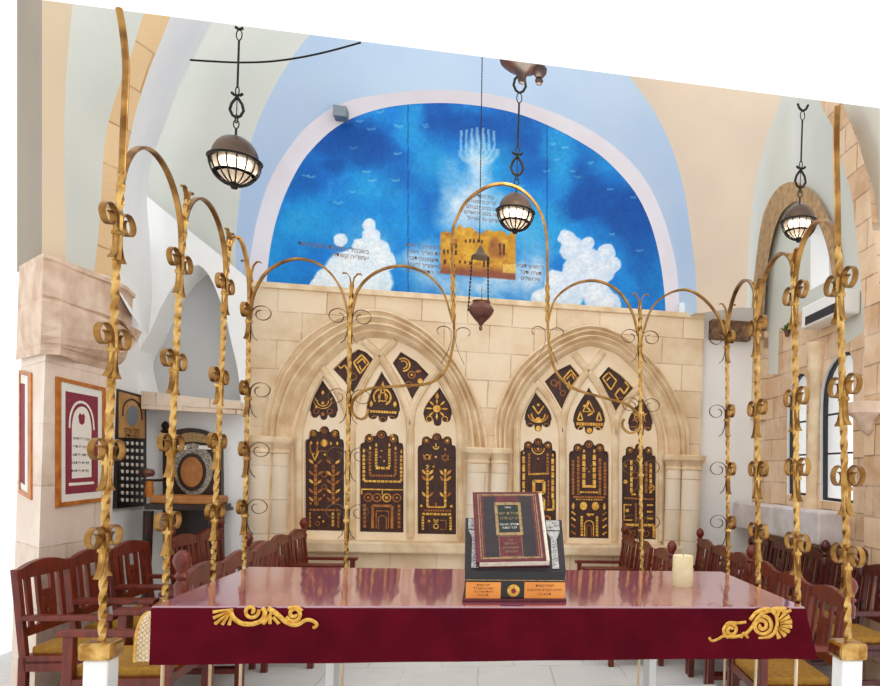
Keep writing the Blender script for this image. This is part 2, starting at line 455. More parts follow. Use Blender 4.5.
# ---- panels: outlines in photo coordinates of the tracery plane
def big_outline(x0, x1, ys, yt, yb, slope=.02):
    mid = (x0+x1)/2; w = x1-x0; r = w*.125
    cs = [(mid, yt+r, r), (mid-w*.27, yt+r+w*.085, r), (mid+w*.27, yt+r+w*.085, r), (mid-w*.42, ys-1, w*.075), (mid+w*.42, ys-1, w*.075)]
    out = [(x0, yb)]
    n = 60
    for k in range(n+1):
        x = x0+w*k/n; y = ys+slope*(x-mid)-max(0, (1-((x-mid)/(w*.5))**2))*(ys-yt)*.72
        for cx_, cy_, rr in cs:
            if abs(x-cx_) < rr: y = min(y, cy_-math.sqrt(rr*rr-(x-cx_)**2))
        out.append((x, y))
    out.append((x1, yb+slope*w)); return out
def drop_outline(ax, ay, x0, x1, yb, ylow):
    n = 10; w = x1-x0; left = []; right = []
    for k in range(n+1):
        t = k/n; left.append((ax+(x0-ax)*(t**.8*(.55+.45*t)+.0) if False else ax+(x0-ax)*math.sin(t*PI/2)**1.15, ay+(yb-ay)*t))
        right.append((ax+(x1-ax)*math.sin(t*PI/2)**1.15, ay+(yb-ay)*t))
    bot = []; mid = (x0+x1)/2
    cs = [(mid, ylow-w*.15, w*.15), (mid-w*.3, yb+(ylow-yb)*.25, w*.16), (mid+w*.3, yb+(ylow-yb)*.25, w*.16)]
    for k in range(1, 40):
        x = x0+w*k/40; y = yb
        for cx_, cy_, rr in cs:
            if abs(x-cx_) < rr: y = max(y, cy_+math.sqrt(rr*rr-(x-cx_)**2))
        bot.append((x, y))
    return left+bot+right[::-1][:-1]
BIG = [(304.5, 344, 443, 426, 530.5), (359.5, 403.5, 447, 430, 532), (417.5, 456, 449, 433, 534), (520, 556.3, 454, 438, 535.5), (569, 609, 455, 440, 538), (622, 656.5, 459, 443.5, 539)]
DROP = [(322, 379, 309, 338, 411, 420), (381.5, 371, 366, 400, 411, 422.5), (439.5, 387, 423, 452, 415, 426), (535.7, 392, 524.5, 552, 420, 431.5), (589, 387, 573, 605.5, 422, 434), (643, 398, 628, 653.5, 424, 436)]
QUAD = [[(332.8,369),(345,357),(358,349),(366,352),(373,359),(364,374),(353,393),(344,381)],
        [(392.5,362.8),(400.6,351.5),(416,361),(431,376.6),(423,388),(413,401.6),(404,382)],
        [(544.7,381.5),(556,371),(570.3,364),(580.9,376.5),(571,392),(562.3,410.4),(554,396)],
        [(599,377.8),(608.7,366.5),(621,375),(633.8,387.8),(625,399),(616.7,413),(609,397)]]
outlines = [big_outline(*b) for b in BIG]+[drop_outline(*d) for d in DROP]+QUAD
def bay_of(o): return 0 if o[0][0] < 490 else 1
for k in (0, 1):
    loops = [Ys(bays[k][1], YT)]+[Ys(o, YT) for o in outlines if bay_of(o) == k]
    struct(MB().plate(loops, (0, .1, 0)).build('tracery', MT['tymp']), 'smooth stone tracery face inside the %s pointed arch' % ('left', 'right')[k], 'tracery')
# tracery ribs
RIBS = [[[(352,537),(352,470),(351,425),(346,408),(336,388),(322,368)], [(352,425),(354,408),(361,388),(372,368),(383,353),(395,341)],
         [(410.5,537),(410.5,470),(410,425),(406,406),(397,384),(384,362),(374,350),(364,341)], [(410.5,425),(413,408),(421,392),(431,378),(438,371)],
         [(299,537),(299,440),(302,420),(310,395),(322,372)], [(461,537),(460.5,440),(457,415),(450,395),(439,376)]],
        [[(562.5,541),(562.5,470),(562,432),(558,415),(548,396),(536,382)], [(562.5,432),(565,412),(573,393),(583,377),(594,364),(603,352)],
         [(615,541),(615,470),(615,434),(612,415),(602,392),(590,374),(580,361),(574,354)], [(615.5,434),(618,416),(626,402),(635,392),(643,386)],
         [(516.5,541),(516.5,445),(518,420),(526,400),(536,384)], [(661,541),(661,450),(659,428),(652,406),(643,388)]]]
for k in (0, 1):
    mb = MB()
    for r in RIBS[k]:
        p = Ys(smoothc(r, 40), YT-.005)
        mb.tube(p, .045, 8); mb.tube([q+Vector((0, -.03, 0)) for q in p], .02, 6)
    struct(mb.build('tracery_ribs', MT['mould'], smooth=True), 'crossing stone ribs of the %s arch' % ('left', 'right')[k], 'tracery')
# sills and base course
for k, (x0, x1) in enumerate(((265, 488), (495, 688))):
    p, q = atY(x0, sill(x0), YW), atY(x1, sill(x1), YW)
    struct(MB().box((p.x-.04, YW-.1, p.z-.1), (q.x+.04, YT+.04, p.z+.02), .02).build('sill', MT['mould']), 'long stone sill under the %s group of carved doors' % ('left', 'right')[k], 'sill')
# columns beside the arches
def column(cx_, r, ytop, y=YW, name='column'):
    base = atY(cx_, ytop, y); z0, z1 = zf, base.z; x = base.x
    mb = MB().lathe([(r*1.3, z0), (r*1.3, z0+.3), (r*1.05, z0+.36), (r, z0+.42), (r, z1-.16)], (x, y, 0), 20)
    cp = MB().lathe([(r, z1-.16), (r*1.12, z1-.15), (r*1.12, z1-.13), (r*1.02, z1-.115), (r*1.2, z1-.06), (r*1.42, z1-.04), (r*1.45, z1+.01), (r*1.38, z1+.02)], (x, y, 0), 20)
    return mb, cp
CLS = [(262, .105, 438, YW-.02, 'outer left'), (281, .085, 439, YW+.02, 'inner left'), (478.5, .12, 449.5, YW-.04, 'middle left'), (500, .1, 450, YW, 'middle right'), (674, .09, 456.5, YW+.02, 'inner right'), (692, .115, 457, YW-.04, 'outer right')]
for cx_, r, yt, y, nm in CLS:
    s, c = column(cx_, r, yt, y)
    o = struct(s.build('column', MT['drum'], smooth=True), '%s round stone column of the arched wall' % nm, 'column')
    cc = c.build('capital', MT['mould'], parent=o, smooth=True)

# ---- mural lunette (painted on a board behind the ledge)
MUR = smoothc([(265,330),(266,300),(267,275),(270,250),(275,225),(285,195),(300,165),(315,146),(335,128),(360,115),(395,106),(440,103),(480,106),(515,113),(545,124),(575,139),(600,155),(622,176),(638,197),(651,225),(660,260),(665,300),(666,345)], 90)
RIM = smoothc([(246,330),(247,300),(249,270),(253,240),(259,212),(270,180),(288,149),(312,122),(345,102),(392,93),(440,90),(482,93),(520,101),(560,115),(592,131),(622,153),(644,178),(659,206),(669,235),(676,265),(679,300),(680,345)], 90)
SOF = smoothc([(236,330),(236,290),(236,240),(240,195),(248,152),(262,112),(283,72),(310,34),(350,-5),(395,-32),(440,-42),(490,-36),(540,-8),(580,24),(610,54),(635,84),(655,113),(672,148),(684,190),(691,235),(696,280),(697,345)], 90)
YM = 8.32
cen = (460, 235)
inner = [(cen[0]+(p[0]-cen[0])*1.012, cen[1]+(p[1]-cen[1])*1.012) for p in MUR]
gx, gz = 560, 250
pl, pr = atY(262, 330, YM), atY(670, 330, YM); ptp = atY(440, 98, YM)
xs = np.linspace(pl.x, pr.x, gx); zs = np.linspace(pl.z+.0, ptp.z, gz)
XX, ZZ = np.meshgrid(xs, zs)
def to_px(X_, Y_, Z_):
    v = [RX[i]*X_+RY[i]*Y_+RZ[i]*(Z_-EYE) for i in range(3)]
    return CX+F*v[0]/-v[2], CY-F*v[1]/-v[2]
PX, PY = to_px(XX, YM, ZZ)
rng = np.random.RandomState(7)
def vnoise(x, y, s, seed):
    g = np.random.RandomState(seed).rand(128, 128)
    x = x/s; y = y/s; xi = np.floor(x).astype(int); yi = np.floor(y).astype(int); fx = x-xi; fy = y-yi
    fx = fx*fx*(3-2*fx); fy = fy*fy*(3-2*fy); w = lambda a, b: g[a % 128, b % 128]
    return (w(xi, yi)*(1-fx)+w(xi+1, yi)*fx)*(1-fy)+(w(xi, yi+1)*(1-fx)+w(xi+1, yi+1)*fx)*fy
def fbm(x, y, s, seed, o=4):
    r = 0; a = 1; t = 0
    for k in range(o): r = r+a*vnoise(x, y, s/2**k, seed+k); t += a; a *= .55
    return r/t
def lay(C, m, col):
    m = np.clip(m, 0, 1)[..., None]; c = np.array(col, float); return C*(1-m)+c*m
wx = PX+(fbm(PX, PY, 14, 31)-.5)*14; wy = PY+(fbm(PX, PY, 14, 51)-.5)*14
n1 = fbm(PX, PY, 45, 1); n2 = fbm(PX, PY, 12, 9)
C = np.zeros(PX.shape+(3,)); C[:] = (16, 122, 210)
C = lay(C, (n1-.35)*1.6, (26, 160, 228)); C = lay(C, (n2-.6)*2.0, (60, 172, 236))
blob = lambda x, y, rx, ry, soft=.35: np.clip((1-np.sqrt(((wx-x)/rx)**2+((wy-y)/ry)**2))/soft, 0, 1)
for x, y, rx, ry, a in ((340,135,45,18,.9),(355,150,40,20,.8),(300,175,30,22,.6),(335,165,12,9,.8),(372,143,25,22,.75),(440,118,20,30,.9),(470,125,30,18,.9),(515,130,34,26,.8),(530,160,30,25,.6),(600,200,32,28,.95),(585,185,20,30,.8),(625,215,30,34,.95),(640,230,20,45,.7),(575,210,22,14,.8),(650,270,18,40,.5),(430,190,18,45,.35),(395,170,20,24,.4),(590,150,40,16,.45)):
    C = lay(C, blob(x, y, rx*1.25, ry*1.25, .6)*a*(.6+.5*n2), (4, 76, 160))
for x, y, rx, ry, a in ((560,150,18,26,.5),(610,150,26,20,.35),(300,225,35,25,.5),(410,125,16,24,.5),(430,160,22,30,.5),(500,165,25,26,.35),(530,225,40,35,.6),(270,255,14,30,.4),(560,175,14,24,.4),(380,190,30,16,.3)):
    C = lay(C, blob(x, y, rx*1.2, ry*1.2, .7)*a, (46, 176, 226))
spray = lambda x, y, rx, ry: np.clip(1.25-np.sqrt(((wx-x)/rx)**2+((wy-y)/ry)**2), 0, 1)
for x, y, rx, ry, a in ((478,165,14,28,.85),(470,200,28,28,.8),(490,215,34,24,.7),(455,215,18,30,.6),(500,286,60,18,.75),(425,262,20,22,.8),(408,262,18,9,.6),(440,285,34,16,.4),(535,272,16,20,.85),(365,245,30,26,.3),(530,250,26,30,.3),(450,170,14,16,.35)):
    C = lay(C, spray(x, y, rx, ry)*a*(.55+.8*n2), (224, 236, 246))
jx = PX+(n2-.5)*5; jy = PY+(fbm(PX, PY, 10, 77)-.5)*5
def puff(C, x, y, r, a=.95, col=(226, 240, 250)):
    d = np.sqrt((jx-x)**2+(jy-y)**2)/r; C = lay(C, np.clip((1-d)/.12, 0, 1)*a, col)
    return lay(C, np.clip((.75-np.sqrt((jx-x+r*.2)**2+(jy-y+r*.25)**2)/r)/.5, 0, 1)*.5, (248, 250, 252))
for x, y, r in ((345,274,24),(372,284,22),(331,285,20),(368,258,18),(378,250,12),(371,237,10),(385,262,11),(350,262,14),(369,225,7),(341,240,7),(320,288,12),(360,246,8)): C = puff(C, x, y, r)
for x, y, r in ((567,238,9),(574,250,14),(590,262,15),(606,253,9),(614,264,8),(604,272,12),(590,282,18),(575,272,14),(565,292,22),(600,298,16),(610,305,13),(556,282,13),(588,243,7),(543,300,12)): C = puff(C, x, y, r, .95, (214, 228, 244))
# golden city block
inb = np.clip((PX-440)/.8, 0, 1)*np.clip((516-PX)/.8, 0, 1)
bot = 274+(PX-440)*.085; roof = 231+(vnoise(PX, PX*0, 4, 5)-.5)*6-7*np.exp(-((PX-466)/9)**2)-4*np.exp(-((PX-494)/8)**2)+(PX-440)*.02
bmk = inb*np.clip((PY-roof)/1.2, 0, 1)*np.clip((bot-PY)/.8, 0, 1)
bc = np.zeros_like(C); bc[:] = (206, 150, 44)
bc = lay(bc, (fbm(PX, PY, 9, 60)-.4)*2.4, (232, 184, 70)); bc = lay(bc, (fbm(PX, PY, 6, 66)-.55)*3, (160, 96, 40))
bc = lay(bc, np.clip((PY-262-(PX-440)*.05)/8, 0, 1)*.8, (128, 66, 66)); bc = lay(bc, blob(496, 250, 9, 14, .3)*.6, (140, 80, 60))
bc = lay(bc, ((PX > 503) & (PX < 516) & (PY > 264) & (PY < 273)).astype(float)*.8, (236, 196, 96))
for (x, y, w, h) in [(444,252,2,3),(448,252,2,3),(452,252,2,3),(456,246,1.8,3),(470,240.5,2,2.4),(474,241,2,2.4),(478,241,2,2.4),(482,241.5,2,2.4),(466,241,2,2.4),(500,247,2,4),(504,247,2,4),(500,253,2,3),(504,253,2,3),(460,262,2,2),(465,262,2,2),(470,263,2,2),(488,262,3,5),(456,253,2,3),(452,244,4,1),(484,264,2,4),(445,262,3,3)]:
    bc = lay(bc, ((abs(PX-x) < w*.5) & (abs(PY-y) < h*.8)).astype(float)*.85, (74, 36, 34))
C = C*(1-bmk[..., None])+bc*bmk[..., None]
# seven pale strokes joined at the foot, birds, seams
for k in range(7):
    x = 461+k*5.6; m = np.clip((1.9-abs(jx-x-(.25 if k else -.2)))/1.2, 0, 1)*((PY > 127+abs(k-3)*1.2)&(PY < 152-abs(k-3)*.5)); C = lay(C, m*.6, (190, 220, 236))
for k in range(4):
    d = abs(np.sqrt(((jx-479)/(5.6*(k+.4)))**2+((jy-150)/(4+3.2*k))**2)-1); C = lay(C, np.clip(.22-d, 0, .22)*4*(jy > 150)*.7, (206, 226, 236))
for x, y in ((360,121),(371,130),(352,148),(425,125),(398,154),(446,162),(306,176),(312,177),(367,172),(373,182),(396,181),(352,192),(338,203),(398,127),(380,112),(427,128),(553,144),(566,148),(556,160),(573,171),(568,246),(610,190),(590,163),(633,198),(577,177),(648,205),(547,172),(612,235),(640,250),(521,186)):
    s = 4.2 if x < 400 else 3.0
    m = np.clip(1.1-abs((jy-y)-((jx-x)**2)*-.12*0-.25*(jx-x)*np.sign(jx-x)*-1)/1.3, 0, 1)*(abs(jx-x) < s); C = lay(C, m*.5*(.4+n2), (170, 220, 236))
for x in (408, 547): C = lay(C, (abs(PX-x-(PY-200)*0) < .7).astype(float)*.45, (8, 50, 120))
C = C*(.94+.12*vnoise(PX, PY, 1.6, 88))[..., None]
CL = np.clip(C/255, 0, 1); CL = np.where(CL <= .04045, CL/12.92, ((CL+.055)/1.055)**2.4)
inpoly = np.zeros(PX.shape, bool); j = len(inner)-1
for i in range(len(inner)):
    xi, yi = inner[i]; xj, yj = inner[j]
    c_ = ((yi > PY) != (yj > PY)) & (PX < (xj-xi)*(PY-yi)/((yj-yi) if yj != yi else 1e-9)+xi); inpoly ^= c_; j = i
idx = np.arange(gx*gz).reshape(gz, gx)
keep = inpoly[:-1, :-1] & inpoly[1:, 1:] & inpoly[:-1, 1:] & inpoly[1:, :-1]
fc = np.stack([idx[:-1, :-1], idx[:-1, 1:], idx[1:, 1:], idx[1:, :-1]], -1)[keep]
used, inv = np.unique(fc, return_inverse=True); fc = inv.reshape(-1, 4)
V = np.stack([XX.ravel(), np.full(gx*gz, YM), ZZ.ravel()], -1)[used]
mo = Vector((0, YM, V[:, 2].min()))
me = bpy.data.meshes.new('mural'); me.from_pydata([tuple(v) for v in V-np.array(mo)], [], [tuple(int(q) for q in f) for f in fc])
at = me.color_attributes.new('paint', 'FLOAT_COLOR', 'POINT')
cc = np.ones((len(used), 4)); cc[:, :3] = CL.reshape(-1, 3)[used]; at.data.foreach_set('color', cc.ravel())
me.materials.append(MT['mural'])
mural = bpy.data.objects.new('mural', me); mural.location = mo; COL.objects.link(mural)
tag(mural, 'half round blue sky mural with white clouds and golden city above the stone arches', 'mural')
MB().plate([Ys(inner, YM+.01)], (0, .03, 0)).build('backing_board', MT['rim'], parent=mural)
# painted lettering
def px_text(lines, px, py, y, hpx, parent, name, m, slope=0., spacing=1.25, align='C', wscale=1.0):
    o = atY(px, py, y); s = (atY(px, py-hpx, y)-o).length
    mb = text_mb(lines, lambda a, b: Vector((o.x+a*wscale, y, o.z+b-slope*a)), s, spacing, align=align)
    return mb.build(name, m, parent=parent)
px_text(['בשכמל"ו מלכותו לעולם ועד', 'אחוריה קשתה'], 369, 254, YM-.004, 6, mural, 'lettering', MT['paintbrown'], .05, 1.1, align='R')
px_text(['והיו עיניך רואות', 'את מוריך ואזניך', 'תשמענה דבר', 'מאחריך לאמר', 'זה הדרך לכו בו'], 424, 248, YM-.004, 5.5, mural, 'lettering', MT['paintbrown'], .02, 1.15)
px_text(['עיר הצדק', 'קריה נאמנה', 'ושבו בנים לגבולם', 'וראה בטוב ירושלים', 'שלום על ישראל'], 484, 198, YM-.004, 5, mural, 'lettering', MT['paintbrown'], .02, 1.15)
px_text(['כי מציון תצא', 'תורה ודבר', 'מירושלים'], 531, 268, YM-.004, 5.2, mural, 'lettering', MT['paintbrown'], .02, 1.2)

struct(MB().sheet(Ys(MUR, YM-.01), Ys(RIM, 8.24), nv=4).cut(zmin=c0.z-.02).build('trim_4', MT['rim'], smooth=True), 'pinkish white rim around the mural', 'trim')
ZT = ztop(7.9)
YF = 7.78
mb = MB().sheet(Ys(RIM, 8.24), Ys([(x, y) for x, y in SOF], YF), nv=8)
for i in range(0): pass
struct(mb.cut(top=True, zmin=atY(703, 313, YF).z).build('vault_soffit', MT['blue'], smooth=True), 'pale blue arch soffit over the mural', 'vault')
# wall face outside the soffit: left part greenish grey, right part cream
half = len(SOF)//2
sl = [p for p in SOF[:half]]
left_poly = Ys(sl, YF)+[atY(440, -42, YF), atY(120, -42, YF), atY(120, 178, YF), atY(148, 203, YF), atY(238, 285, YF)]
struct(MB().plate([left_poly]).cut(top=True).build('vault_left', MT['sage']), 'greenish grey plaster vault left of the mural', 'vault')
sr = SOF[half:]
edge = smoothc([(800,-42),(792,40),(786,80),(777,110),(763,150),(754,190),(750,232),(747,290),(747,345)], len(sr))
struct(MB().sheet(Ys(sr, YF), Ys(edge, 7.3), nv=4).cut(top=True, zmin=atY(703, 314, YF).z).build('vault_right', MT['cream'], smooth=True), 'cream plaster vault right of the mural', 'vault')

# ---- left alcove: front wall with pointed recess
REC = smoothc([(146,398),(141,383),(137,360),(142,345),(151,330),(163,303),(178,280),(190,268),(197,264.5),(205,270),(213,283),(224,312),(232,345),(238,372),(241,405)], 50)
poly = [(128,175),(148,197),(176,220),(220,255),(246,277),(250,282),(250,412),(128,405)]
struct(MB().plate([Ys(poly, 7.7), Ys(REC, 7.7)]).build('wall_alcove', MT['white']), 'white wall around the pointed recess', 'wall')
struct(MB().sheet(Ys(REC, 7.7), [v+Vector((0, .35, 0)) for v in Ys(REC, 7.7)], nv=1).build('recess_reveal', MT['white'], smooth=True), 'white reveal of the pointed recess', 'reveal')
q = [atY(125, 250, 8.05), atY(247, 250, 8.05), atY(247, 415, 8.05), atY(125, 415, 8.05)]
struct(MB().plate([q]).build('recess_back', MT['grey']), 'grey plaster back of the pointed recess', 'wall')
p, q = atY(146, 392, 7.7), atY(244, 403, 7.7)
p2, q2 = atY(146, 409.5, 7.7), atY(244, 415, 7.7)
mb = MB().add([p, q, q2, p2]+[v+Vector((0, -.1, 0)) for v in (p, q, q2, p2)]+[v+Vector((0, .3, 0)) for v in (p, q)], [(4,5,6,7),(0,1,5,4),(3,2,6,7),(1,2,6,5),(0,3,7,4),(0,1,9,8)])
struct(mb.build('ledge', stone('ledge_stone', (226, 204, 180), (206, 176, 146), (150, 120, 92), 'xz', .5, 1.0, (232, 216, 198))), 'rough stone ledge under the pointed recess', 'ledge')
b0, b1 = atY(128, 400, 8.05), atY(249.5, 400, 7.95)
struct(MB().box((b0.x-.1, 7.92, zf), (b1.x, 8.0, p.z-.02)).build('wall_alcove_low', MT['white']), 'white wall behind the big armchair', 'wall')
XL = atY(146, 440, 7.9).x
struct(MB().box((XL-.08, 7.0, zf), (XL, 7.95, 3.6)).build('wall_left', MT['white']), 'white side wall of the left alcove', 'wall')

# ---- left pier with capital
XP = -2.95
c1_ = atX(42, 460, XP); c2_ = atX(114, 460, XP)
mb = MB()
zcap = atX(60, 345, XP).z
edgeL = atY(18, 460, c1_.y+.42)
pts = [(edgeL.x, edgeL.y), (c1_.x, c1_.y), (XP, c2_.y), (XP-.6, c2_.y+.05)]
for (ax, ay), (bx, by) in zip(pts, pts[1:]):
    mb.add([(ax, ay, zf), (bx, by, zf), (bx, by, zcap+.1), (ax, ay, zcap+.1)], [(0, 1, 2, 3)])
struct(mb.build('pier_left', MT['pier']), 'stone pier carrying the carved capital at the left', 'pier')
# capital: stacked rings following the pier
def plan(off):
    d = off
    pp = lambda px, y: Vector((atY(px, 300, y).x, y, 0))
    return [pp(18, edgeL.y-d), pp(42, c1_.y-d), pp(62, c1_.y-d*.25), Vector((XP+d, (c1_.y+c2_.y)/2, 0)), Vector((XP+d, c2_.y-.3, 0)), Vector((XP+d*.7, c2_.y-.05, 0)), Vector((XP-.5, c2_.y+.06, 0))]
cz = lambda y: atY(50, y, c1_.y-.12).z
CP = [(.0, 352), (.02, 347), (.03, 344), (.08, 341), (.12, 335), (.145, 325), (.16, 312), (.165, 302), (.14, 298), (.17, 296), (.175, 262), (.2, 260), (.2, 256), (.0, 254)]
rows = [[Vector((v.x, v.y, cz(y))) for v in plan(o)] for o, y in CP]
m = 7
mb = MB().add([v for r in rows for v in r], [(j*m+c, j*m+c+1, (j+1)*m+c+1, (j+1)*m+c) for j in range(len(rows)-1) for c in range(m-1)])
struct(mb.build('capital_left', MT['cap'], smooth=False), 'carved pinkish stone capital on the left pier', 'capital')
# vault springing above the pier
yn = c1_.y-.02
strip = [(42, 262), (42, 0)]
zt5 = ztop(yn)
A_ = [(66,262),(65,200),(64,140),(66,80),(70,30),(74,-10)]
B_ = [(94,272),(98,240),(101,200),(104,150),(109,120),(118,90),(130,58),(141,22),(152,-10)]
C_ = [(113,278),(116,240),(119,200),(128,150),(134,120),(140,98),(150,68),(160,43),(173,10),(182,-10)]
D_ = [(148,336),(152,292),(150,240),(147,197),(152,160),(167,120),(176,95),(190,65),(212,24),(232,-10)]
A_, B_, C_, D_ = [smoothc(q, 40) for q in (A_, B_, C_, D_)]
C2 = smoothc([(130,312),(121,296)]+[(113,278),(116,240),(119,200),(128,150),(134,120),(140,98),(150,68),(160,43),(173,10),(182,-10)], 40)
struct(MB().sheet(Ys([(17, 272+i*-7.25) for i in range(40)], yn+.42), Ys([(42, 272+i*-7.25) for i in range(40)], yn)).cut(top=True).build('vault_1', MT['sandshade']), 'sand coloured vault springing with painted-in shade at the far left edge', 'vault')
struct(MB().sheet(Ys([(42, 262+i*-7) for i in range(40)], yn), Ys(A_, yn+.03)).cut(top=True).build('vault_2', MT['sand']), 'warm sand coloured strip of vault above the left capital', 'vault')
struct(MB().sheet(Ys(A_, yn+.03), Ys(B_, 5.6), nv=4).cut(top=True).build('vault_3', MT['sage'], smooth=True), 'greenish grey vault above the left capital', 'vault')
mb = MB().sheet(Ys(B_, 5.6), Ys(C_, 5.75), nv=1)
struct(mb.cut(top=True).build('arch_band_left', MT['band']), 'stone voussoir band of the near left arch', 'arch')
struct(MB().sheet(Ys(C2, 5.75), Ys(D_, 7.5), nv=6).cut(top=True).build('vault_4', MT['white'], smooth=True), 'white soffit of the near left arch', 'vault')
# small stone corbel end below that soffit
g0 = atY(122, 330, 5.9)
struct(MB().add([atY(*v) for v in ((116,318,5.85),(124,322,5.85),(142,332,6.4),(137,342,6.4),(130,350,6.1),(116,354,5.85))], [(0,1,2,3,4,5)]).build('corbel_left', MT['cap']), 'stone corbel under the white arch soffit', 'corbel')

# ---- right side: window wall
XR = 3.2
def rx(p): return atX(p[0], p[1], XR)
XRL = lambda pts, dx=0: [atX(p[0], p[1], XR+dx) for p in pts]
W1 = smoothc([(787,494),(787,440),(787.5,405),(790,388),(796,375),(802,373),(806,378),(806.5,395),(806,440),(806,496)], 40)
W2 = smoothc([(820,500),(820,450),(820.5,400),(824,378),(832,362),(842,352),(850,352),(853,365),(853,440),(853,504)], 40)
SLIT = [(810.5,233),(828.5,222),(829,280),(810.5,290)]
far = 748; near = 880
stone_poly = [(748,374),(778,374),(779,330),(800,312),(838,290),(838,350),(880,320),(880,1010),(748,640)]
zz = [rx(p) for p in stone_poly]
zz[-1].z = zf; zz[-2].z = zf
struct(MB().plate([zz, XRL(W1), XRL(W2)]).cut(xmax=9).build('wall_right', MT['rstone']), 'rough stone wall with two arched windows on the right', 'wall')
up = [(741,374),(778,374),(779,330),(800,312),(838,290),(838,350),(880,320),(880,60),(752,60),(741,200)]
struct(MB().plate([XRL(up, .004), XRL(SLIT, .004)]).cut(top=True).build('wall_right_upper', MT['sage']), 'greenish grey plaster wall around the upper slit window', 'wall')
for nm, W, lab in (('window_1', W1, 'far'), ('window_2', W2, 'near')):
    P = XRL(W); c = sum(P, Vector())/len(P)
    root = thing(nm, (XR+.12, c.y, min(v.z for v in P)), 'black framed arched window with white daylight, %s one on the right wall' % lab, 'window'); root['kind'] = 'structure'
    MB().sheet(P, [v+Vector((.3, 0, 0)) for v in P]).build('reveal', MT['white'], parent=root, smooth=True)
    Q = [v+Vector((.03, 0, 0)) for v in P]
    I2 = [c+Vector((.03, 0, 0))+Vector((0, (v-c).y*.86, (v-c).z*.96)) for v in P]
    fr = MB().plate([Q, I2], (.03, 0, 0))
    z0 = min(v.z for v in P); z1 = max(v.z for v in P); y0 = min(v.y for v in P); y1 = max(v.y for v in P)
    for t in (.33, .6): fr.box((XR+.03, y0, z0+(z1-z0)*t-.008), (XR+.055, y1, z0+(z1-z0)*t+.008))
    fr.build('window_frame', MT['blackfr'], parent=root)
    MB().plate([[v+Vector((.045, 0, 0)) for v in P]]).build('pane', MT['glass'], parent=root)
S_ = XRL(SLIT); c = sum(S_, Vector())/4
root = thing('window_3', tuple(c), 'narrow bright slit window inside the tall brown stone arch', 'window'); root['kind'] = 'structure'
MB().sheet(S_+[S_[0]], [v+Vector((.35, 0, 0)) for v in S_+[S_[0]]]).build('reveal', MT['white'], parent=root)
MB().plate([[v+Vector((.2, 0, 0)) for v in S_]]).build('pane', MT['glass'], parent=root)
# brown pointed arch of the tall bay
AO = smoothc([(750,332),(752,300),(756,260),(761,225),(768,203),(778,188),(790,182),(803,185),(815,194),(826,212),(833,232),(838,262)], 50)
AI = smoothc([(763,340),(765,300),(768,262),(774,232),(781,214),(789,205),(797,201),(806,205),(814,215),(822,232),(829,256),(833,285)], 50)
mb = MB().sheet(XRL(AO, -.06), XRL(AI, -.06)).sheet(XRL(AO, -.06), XRL(AO, .02)).sheet(XRL(AI, -.06), XRL(AI, .02))
struct(mb.build('arch_band_right', MT['bandr']), 'brown stone pointed arch around the slit window', 'arch')
struct(MB().plate([XRL([(750,331),(764,331),(764,374),(762,420),(750,420)], -.05)], (.06, 0, 0)).build('jamb_right', MT['rstone']), 'stone jamb below the brown pointed arch', 'jamb')
# near arch band and pilaster at the right edge
BL = smoothc([(812,75),(820.5,104.6),(833,128),(840.6,160),(850.6,190),(855.7,232),(860.7,280),(863.7,322),(864,420),(864,560),(864,660)], 60)
BR = smoothc([(832,75),(844,106),(858,143),(868,180),(873,232),(877,252),(880,300),(881,322),(881,420),(881,560),(881,660)], 60)
XN = XR-.22
mb = MB().sheet([atX(*p, XN) for p in BL], [atX(*p, XN) for p in BR]).sheet([atX(*p, XN) for p in BL], [atX(*p, XN)+Vector((.22, 0, 0)) for p in BL])
struct(mb.cut(top=True, zmin=zf).build('arch_band_near_right', MT['rstone']), 'stone arch band and pilaster at the right edge', 'arch')
# corbel
k0 = atX(868, 410, XN-.02)
mb = MB().lathe([(.02, -.19), (.07, -.15), (.09, -.08), (.16, -.03), (.17, .05), (.14, .06)], k0, 14)
struct(mb.build('corbel_right', MT['cap'], smooth=True), 'moulded stone corbel on the right pilaster', 'corbel')
# window shelf
s0, s1 = atX(745, 505, XR), atX(842, 522, XR)
zs_ = atX(790, 508, XR-.25).z
struct(MB().box((XR-.28, s1.y-.1, zs_-.3), (XR+.12, 8.0, zs_), .02).build('window_shelf', mat('pale_shelf_stone', (226, 224, 228), (206, 196, 190), .7, scale=5)), 'pale stone shelf under the arched windows', 'shelf')
# white shaft between the windows
cpt = atX(812, 500, XR-.03); zt_ = atX(812, 350, XR-.03).z
mb = MB().lathe([(.09, zs_), (.075, zs_+.06), (.06, zs_+.1), (.06, zt_-.25), (.09, zt_-.2), (.08, zt_-.12), (.11, zt_), (.11, zt_+.05)], (cpt.x, cpt.y, 0), 16)
struct(mb.build('window_shaft', MT['mould'], smooth=True), 'slender pale shaft between the arched windows', 'column')
# white wall and rubble lintel between screen and window wall
w0, w1 = atY(703, 330, 8.1), atY(752, 330, 8.1)
struct(MB().box((w0.x-.3, 8.1, zf), (XR+.1, 8.2, atY(725, 306, 8.1).z)).build('wall_back_right', MT['white']), 'white wall between stone wall and windows', 'wall')
l0, l1 = atY(711, 320, 8.02), atY(749, 341, 8.02)
struct(MB().box((l0.x, 7.96, l1.z), (l1.x, 8.1, l0.z)).build('lintel', MT['dstone']), 'dark rubble lintel stone right of the arched wall', 'lintel')

# ---- floor and reading platform
struct(MB().box((-3.9, 3.3, zf-.1), (3.3, 8.3, zf)).build('floor', MT['floor']), 'pale grey stone floor', 'floor')
struct(MB().box((-1.62, 2.4, zf), (1.66, 4.75, 0), .02).build('platform', MT['floor']), 'low stone reading platform under the table', 'platform')


